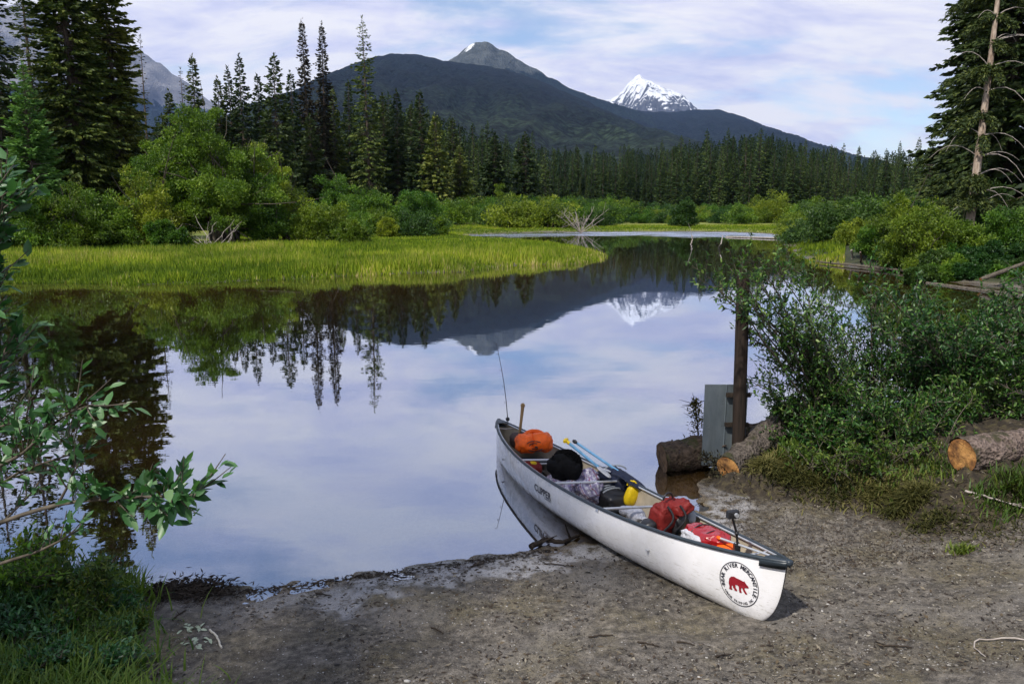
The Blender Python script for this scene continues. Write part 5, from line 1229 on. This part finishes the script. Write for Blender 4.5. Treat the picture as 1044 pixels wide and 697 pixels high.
# pale dry leaf scraps
mb = MB(); q = [G(192, 640, .01), G(203, 642, .01), G(190, 655, .01), G(202, 658, .01), G(208, 652, .012), G(198, 640, .012)]
o = thing('dry_leaves', 'pale grey green dried leaf scraps on the dark mud', 'dry leaves', q[0]); rr_ = np.random.default_rng(2)
for k, p_ in enumerate(q):
    mb = MB(); D_ = rr_.normal(size=(5, 3)) * [1, 1, .1]; mb.leaves(p_ + rr_.normal(size=(5, 3)) * [.02, .02, .003], D_, np.array([[0, 0, 1.0]] * 5) + rr_.normal(size=(5, 3)) * .3, .06, .03); mb.build('leaf', simple('dried leaf', (.35, .40, .28), .8) if k == 0 else o.children[0].data.materials[0], o)

# near shrub at the left: branches given as (px, py, distance)
root_l = np.array([-2.05, 2.3, gz(-2.05, 2.3) - .05])
o = thing('foreground_shrub', 'leafy shrub reaching in from the left edge with long bare branches', 'shrub', root_l)
st = MB(); LP = []; LD = []; LN = []; LS = []; r = np.random.default_rng(12)
def spline(L, n=18):
    L = np.array([at(a_, b_, c_) for a_, b_, c_ in L]); t0 = np.linspace(0, 1, len(L)); tt = np.linspace(0, 1, n)
    q = np.stack([np.interp(tt, t0, L[:, k]) for k in range(3)], -1)
    for _ in range(2): q[1:-1] = (q[:-2] + 2 * q[1:-1] + q[2:]) / 4
    return q
def twig(q, n0, nl, size, s0=.3, tw=.10, side=1.0):
    for k in range(n0):
        s = s0 + (1 - s0) * (k + r.random()) / n0; f = s * (len(q) - 1); i = min(int(f), len(q) - 2); p = q[i] + (q[i + 1] - q[i]) * (f - i); T = norm(q[i + 1] - q[i])
        sd_ = norm(np.cross(T, r.normal(size=3))); d = norm(T * .8 + sd_ * side + [0, 0, .35]); l_ = tw * (.5 + r.random())
        v_ = np.linspace(0, 1, 4)[:, None]; st.tube(p + d * l_ * v_ + np.array([0, 0, .15 * l_]) * v_ ** 2, [.0024, .002, .0016, .001], 5)
        w_ = (np.arange(nl) + .5) / nl; LP.append(p + d * l_ * w_[:, None]); LD.append(d[None] * .8 + r.normal(size=(nl, 3)) * .5 + [0, 0, .15]); LN.append(np.array([0, -.3, 1.0]) + r.normal(size=(nl, 3)) * .5); LS.append(size * .74 * (.6 + .6 * r.random(nl)))
brs = [([(-70, 560, 2.25), (0, 532, 2.05), (60, 512, 1.95), (110, 508, 1.9), (150, 506, 1.85), (180, 506, 1.8), (196, 508, 1.78)], .0075, 26, 7, .062, .38, .08),
       ([(-70, 600, 2.3), (0, 574, 2.15), (40, 562, 2.1), (70, 546, 2.05), (92, 532, 2.0)], .006, 9, 4, .045, .45, .07),
       ([(-60, 500, 2.2), (0, 475, 2.1), (25, 462, 2.0), (45, 440, 1.98), (70, 420, 1.95), (95, 412, 1.9)], .006, 22, 7, .058, .2, .09),
       ([(-60, 540, 2.2), (-10, 500, 2.1), (20, 480, 2.05), (50, 470, 2.0), (75, 462, 2.0)], .005, 14, 7, .045, .3, .08),
       ([(60, 512, 1.95), (72, 490, 1.95), (78, 465, 1.95), (70, 440, 1.95)], .004, 8, 4, .045, .2, .07),
       ([(-80, 460, 2.3), (-20, 440, 2.2), (10, 432, 2.1), (30, 428, 2.05)], .005, 12, 5, .05, .1, .1),
       ([(-90, 620, 2.3), (-30, 560, 2.25), (5, 530, 2.2), (30, 505, 2.2), (45, 485, 2.2)], .005, 12, 4, .04, .2, .09)]
for L, rr, n0, nl, sz, s0, tw in brs:
    q = spline(L); st.tube(q, np.linspace(rr, .0018, len(q)), 7); twig(q, n0, nl, sz, s0, tw)
for k in range(13):   # upright leafy shoots hugging the left edge
    y0 = 560 - 20 * k * .3; x1 = -27 + 34 * r.random(); y1 = 180 + 250 * r.random(); L = [(-80, 700, 2.4), (-70, 560, 2.3), (-45 + 10 * r.random(), (560 + y1) / 2, 2.2), (x1 - 12, y1 + 50, 2.1 + .2 * r.random()), (x1, y1, 2.1 + .2 * r.random())]
    q = spline(L); st.tube(q, np.linspace(.008, .002, len(q)), 6); twig(q, 20, 7, .066, .3, .10)
# drooping tip leaves
tipq = at(160, 512, 1.83); LP.append(tipq + np.array([[0, 0, 0], [.02, 0, -.005], [.045, 0, .0], [-.01, .01, 0]])); LD.append(np.array([[-.35, 0, -1], [.2, 0, -1], [.6, 0, -.9], [-.1, -.1, -1.0]])); LN.append(np.array([[.2, -1, .2]] * 4)); LS.append(np.array([.07, .065, .055, .07]))
P_ = np.concatenate(LP); fo = MB(); S_ = np.concatenate(LS); fo.leaves(P_, np.concatenate(LD), np.concatenate(LN), S_, S_ * .5)
st.tube([root_l, root_l * .4 + at(-80, 640, 2.4) * .6, at(-80, 560, 2.35)], [.03, .02, .01], 8)
st.build('branch', M['stem'], o, True); fo.build('foliage', M['near_leaf'], o, True)

# ------------------------------------------------------------------ pebbles and litter
def scatter_ground():
    r = np.random.default_rng(14); n = 24000; px = -20 + 1090 * r.random(n); py = 540 + 175 * r.random(n); x = []; 
    d = np.stack([(px - 522) / FPX, cp + -(py - 348.5) / FPX * sp, -sp - (py - 348.5) / FPX * cp], -1); t_ = (.22 - CAM_H) / d[:, 2]; x = d[:, 0] * t_; y = d[:, 1] * t_
    z_, s_, _, _ = ground(x, y, True); k = (s_ > .02) & (px > 110); x, y, z_ = x[k], y[k], z_[k]; n = len(x); w_ = fbm(np.stack([x, y], -1), 1.1, 3, 77) + .5 * r.random(n) > .05; x, y, z_ = x[w_], y[w_], z_[w_]; n = len(x)
    ic = bmesh.new(); bmesh.ops.create_icosphere(ic, subdivisions=1, radius=1); V0 = np.array([v.co[:] for v in ic.verts]); F0 = np.array([[v.index for v in f.verts] for f in ic.faces]); ic.free()
    m = n // 2; sz = .0035 + .011 * r.random(m) ** 4.0; sz[:14] = .018 + .012 * r.random(14); sz[14:700] = .007 + .013 * r.random(686) ** 2; rn_ = r.random(m); rn_[14:700] *= .3; rn_[:14] = .8 + .2 * r.random(14)
    V = V0[None] * (sz[:, None, None] * (np.array([1, .8, .55]) * (.7 + .6 * r.random((m, 1, 3))))) * (1 + .18 * r.normal(size=(m, len(V0), 1)))
    V = V + np.stack([x[:m], y[:m], z_[:m]], -1)[:, None]; F = F0[None] + (np.arange(m) * len(V0))[:, None, None]
    mb = MB(); mb.add(V.reshape(-1, 3), F.reshape(-1, 3), 0, np.repeat(rn_, len(V0)))
    t = NT('pebbles'); c = t.ramp(t.attr('rnd'), [(0, (.02, .018, .016)), (.5, (.11, .10, .085)), (.93, (.21, .19, .165)), (1, (.45, .43, .40))]); mt = t.done(t.bsdf(c, .7, .3))
    o = mb.build('pebbles', mt, None, True); tag(o, 'small pebbles and grit scattered over the muddy shore', 'pebbles', kind='stuff')
    m2 = n - m; P_ = np.stack([x[m:], y[m:], z_[m:] + .006], -1); a_ = r.random(m2) * 6.28; D_ = np.stack([np.cos(a_), np.sin(a_), .12 * r.normal(size=m2)], -1); mb = MB()
    S_ = np.stack([-np.sin(a_), np.cos(a_), .3 * r.normal(size=m2)], -1); L_ = .012 + .05 * r.random(m2) ** 2.5; mb.kites(P_, norm(D_), norm(S_), L_, L_ * (.12 + .35 * r.random(m2)))
    t = NT('litter'); c = t.ramp(t.attr('rnd'), [(0, (.015, .012, .01)), (.5, (.05, .035, .025)), (.85, (.10, .075, .045)), (1, (.30, .27, .21))]); mt = t.done(t.bsdf(c, .8, .2))
    o = mb.build('leaf_litter', mt); tag(o, 'bits of bark and dry leaf strewn over the muddy shore', 'leaf litter', kind='stuff')
    # litter on the bank and around the logs
    n = 9000; px = 730 + 330 * r.random(n); py = 478 + 90 * r.random(n); d = np.stack([(px - 522) / FPX, cp + -(py - 348.5) / FPX * sp, -sp - (py - 348.5) / FPX * cp], -1); t_ = (.25 - CAM_H) / d[:, 2]; x = d[:, 0] * t_; y = d[:, 1] * t_; z_ = ground(x, y)
    a_ = r.random(n) * 6.28; mb = MB(); mb.kites(np.stack([x, y, z_ + .01], -1), norm(np.stack([np.cos(a_), np.sin(a_), .3 * r.normal(size=n)], -1)), norm(np.stack([-np.sin(a_), np.cos(a_), .5 * r.normal(size=n)], -1)), .02 + .06 * r.random(n) ** 2, .008)
    o = mb.build('bank_litter', mt); tag(o, 'dead needles and bark bits on the right bank', 'leaf litter', kind='stuff')
scatter_ground()
# dark sticks along the waterline
sh = [('shore_debris', 'thin line of dark debris washed along the waterline', 300, 590), ]
def washline():
    r = np.random.default_rng(5); L = np.array([p for p in lake_near if 150 < p[0] < 580], float); n = 900; px = 170 + 390 * r.random(n) ** .9; py = np.interp(px, L[:, 0], L[:, 1]) + 3 + np.abs(r.normal(size=n)) * 3.5
    P_ = np.array([U(a_, b_, .02) for a_, b_ in zip(px, py)]); P_[:, 2] = ground(P_[:, 0], P_[:, 1]) + .008; a_ = r.normal(size=n) * .5 + (r.random(n) < .5) * PI; mb = MB()
    mb.kites(P_, norm(np.stack([np.cos(a_), np.sin(a_), .15 * r.normal(size=n)], -1)), norm(np.stack([-np.sin(a_), np.cos(a_), .6 * r.normal(size=n)], -1)), .02 + .07 * r.random(n) ** 2, .014); o = mb.build('shore_debris', M['wet_wood']); tag(o, 'thin line of dark debris washed along the waterline', 'debris', kind='stuff')
washline()

# ------------------------------------------------------------------ driftwood on the far and right shores
def W(px, py, z=.1): return U(px, py, z)
log('driftwood_log', 'long thin grey log lying at the water in front of the right bank shrubs', W(836, 267, .10), W(962, 280, .12), .04, .07, M['stem'], seed=11, knots=3)
log('driftwood_log', 'broken grey log on the right bank below the big spruce', W(935, 276, .25), W(1010, 273, .4), .10, .07, M['log_grey'], seed=12, knots=4)
log('driftwood_log', 'half sunken grey log slanting out of the water at the right', W(945, 289, -.02), W(1060, 304, .0), .08, .10, M['stem'], seed=13, knots=3)
log('driftwood_log', 'pale log floating at the right end of the rippled far pool', W(740, 241.5, .04), W(806, 243, .10), .07, .07, M['deadwood'], seed=14, knots=3)
log('driftwood_log', 'dark fallen trunk leaning on the right bank at the edge of the photo', W(1000, 285, .3), W(1060, 262, 1.2), .09, .06, M['stem'], seed=15, knots=4)
stick('snag', 'pale forked stick poking out of the water beside the short one', [W(733, 252, 0), W(735, 249, .4), W(737, 240, .9)], .05, .03, M['deadwood'], 'snag', 2, 31)
stick('snag', 'short bent pale stick poking out of the water near the far pool', [W(704, 249, 0), W(706, 244, .4), W(705, 240, .6)], .05, .03, M['deadwood'], 'snag', 1, 32)
stick('snag', 'upright stump like stick beside the right bank driftwood', [W(868, 269, 0), W(869, 262, .4), W(868, 255, .8)], .07, .05, M['deadwood'], 'snag', 0, 33)
stick('snag', 'second upright stick at the tip of the right bank', [W(877, 270, 0), W(878, 264, .4), W(877, 257, .8)], .06, .05, M['log_red'], 'snag', 0, 34)
sb = W(592, 237.5, 0); o = thing('bleached_shrub', 'white leafless shrub standing at the edge of the rippled far pool', 'dead shrub', sb); r = np.random.default_rng(9)
for k in range(14):
    e = sb + np.array([r.normal() * 1.6, r.normal() * .8, 1.4 + 1.6 * r.random()]); u = np.linspace(0, 1, 6)[:, None]; q = sb + (e - sb) * u + r.normal(size=(6, 3)) * .08 * u; mb = MB(); mb.tube(q, np.linspace(.045, .015, 6), 5)
    for j in range(5): i = r.integers(2, 5); mb.tube(np.linspace(q[i], q[i] + r.normal(size=3) * .45 + [0, 0, .35], 3), [.02, .015, .01], 4)
    mb.build('branch', M['deadwood'], o, True)
# dead tangle below the tall willow
r = np.random.default_rng(19)
for (px, lab) in ((213, 'pale dead branches tangled at the foot of the tall willow'), (168, 'grey dead stems standing under the left side of the tall willow')):
    b_ = place(px, 55); o = thing('dead_branches', lab, 'dead branches', b_)
    for k in range(16):
        e = b_ + np.array([r.normal() * 1.5, r.normal() * .6, .3 + 2.0 * r.random()]); mb = MB(); u = np.linspace(0, 1, 6)[:, None]; q = b_ + [r.normal() * .5, 0, 0] + (e - b_) * u + r.normal(size=(6, 3)) * .08; mb.tube(q, np.linspace(.035, .012, 6), 5); mb.build('branch', M['deadwood'], o, True)


# ------------------------------------------------------------------ world, sun, render
SUN_EL, SUN_AZ = R(52), R(-140)    # azimuth measured clockwise from +Y (view direction); sun behind left
sd_ = Vector((math.sin(SUN_AZ) * math.cos(SUN_EL), math.cos(SUN_AZ) * math.cos(SUN_EL), math.sin(SUN_EL)))
ld = bpy.data.lights.new('sun', 'SUN'); ld.energy = 4.6; ld.angle = R(1.6); ld.color = (1, .95, .87)
lo = bpy.data.objects.new('sun', ld); COL.objects.link(lo); lo.rotation_euler = sd_.to_track_quat('Z', 'Y').to_euler(); lo.location = (0, 0, 100)
wd = bpy.data.worlds.new('World'); scn.world = wd; wd.use_nodes = True; nt = wd.node_tree; nt.nodes.clear()
class WT(NT):
    def __init__(s, t): s.t = t; s.out = s.n('ShaderNodeOutputWorld')
t = WT(nt)
sky = t.n('ShaderNodeTexSky', sky_type='NISHITA'); sky.sun_disc = False; sky.sun_elevation = SUN_EL; sky.sun_rotation = SUN_AZ
sky.altitude = 900; sky.air_density = 1.0; sky.dust_density = 1.0
bg = t.n('ShaderNodeBackground'); t.l(sky.outputs[0], bg.inputs[0]); bg.inputs[1].default_value = .15
v = t.coord('Generated'); x, y, z = t.xyz(v)
zz = t.math('ADD', t.math('MAXIMUM', z, 0.0), .34)
cv = t.n('ShaderNodeCombineXYZ'); t.l(t.math('DIVIDE', x, zz), cv.inputs[0]); t.l(t.math('DIVIDE', y, zz), cv.inputs[1]); cv = cv.outputs[0]
n1 = t.noise(1.3, 9, .58, t.mapping(cv, (1.2, 1.5, 1), (0, 0, R(20)), (3.3, 1.7, 0)), .5)
n2 = t.noise(4.5, 8, .6, t.mapping(cv, (.7, 1.6, 1), (0, 0, R(-15)), (1.1, 4.2, 0)), .4)
cover = t.math('ADD', t.math('MULTIPLY', n1, .75), t.math('MULTIPLY', n2, .25))
cf = t.mr(cover, .37, .52, .12, 1.0, True); cf = t.math('MULTIPLY', cf, t.mr(z, .22, .42, 1, .52, True))
cf = t.math('MAXIMUM', cf, t.mr(z, .10, .0, 0, .9))
n3 = t.noise(3.4, 8, .62, t.mapping(cv, (.8, 1.7, 1), (0, 0, 0), (7.7, 2.1, 0)), .3)
ccol = t.ramp(n3, [(.28, (.54, .58, .86)), (.43, (.79, .79, .96)), (.56, (.99, .97, 1.0))])
bc = t.n('ShaderNodeBackground'); t.l(ccol, bc.inputs[0]); bc.inputs[1].default_value = .98
mx = t.n('ShaderNodeMixShader'); t.l(cf, mx.inputs[0]); t.l(bg.outputs[0], mx.inputs[1]); t.l(bc.outputs[0], mx.inputs[2]); t.l(mx.outputs[0], t.out.inputs['Surface'])

HAZE = True
if HAZE:
    mb = MB(); mb.box((0, 6800, 1150), (24000, 14800, 2310)); o = mb.build('haze', bpy.data.materials.new('haze')); tag(o, 'thin blue mountain air', kind='stuff')
    m = o.data.materials[0]; m.use_nodes = True; nt = m.node_tree; nt.nodes.clear(); out = nt.nodes.new('ShaderNodeOutputMaterial'); pv = nt.nodes.new('ShaderNodeVolumePrincipled')
    pv.inputs['Color'].default_value = (.34, .54, 1, 1); pv.inputs['Density'].default_value = .000030; pv.inputs['Anisotropy'].default_value = .2
    nt.links.new(pv.outputs[0], out.inputs['Volume'])

scn.view_settings.view_transform = 'Standard'; scn.view_settings.look = 'None'; scn.view_settings.exposure = 0.14; scn.view_settings.gamma = 1
scn.view_settings.use_curve_mapping = False
c = scn.cycles; c.max_bounces = 6; c.diffuse_bounces = 2; c.glossy_bounces = 3; c.transmission_bounces = 3; c.transparent_max_bounces = 6; c.volume_bounces = 0
c.use_adaptive_sampling = True; c.adaptive_threshold = .02; c.use_denoising = True; c.caustics_reflective = False; c.caustics_refractive = False
c.sample_clamp_indirect = 4
scn.render.use_persistent_data = False
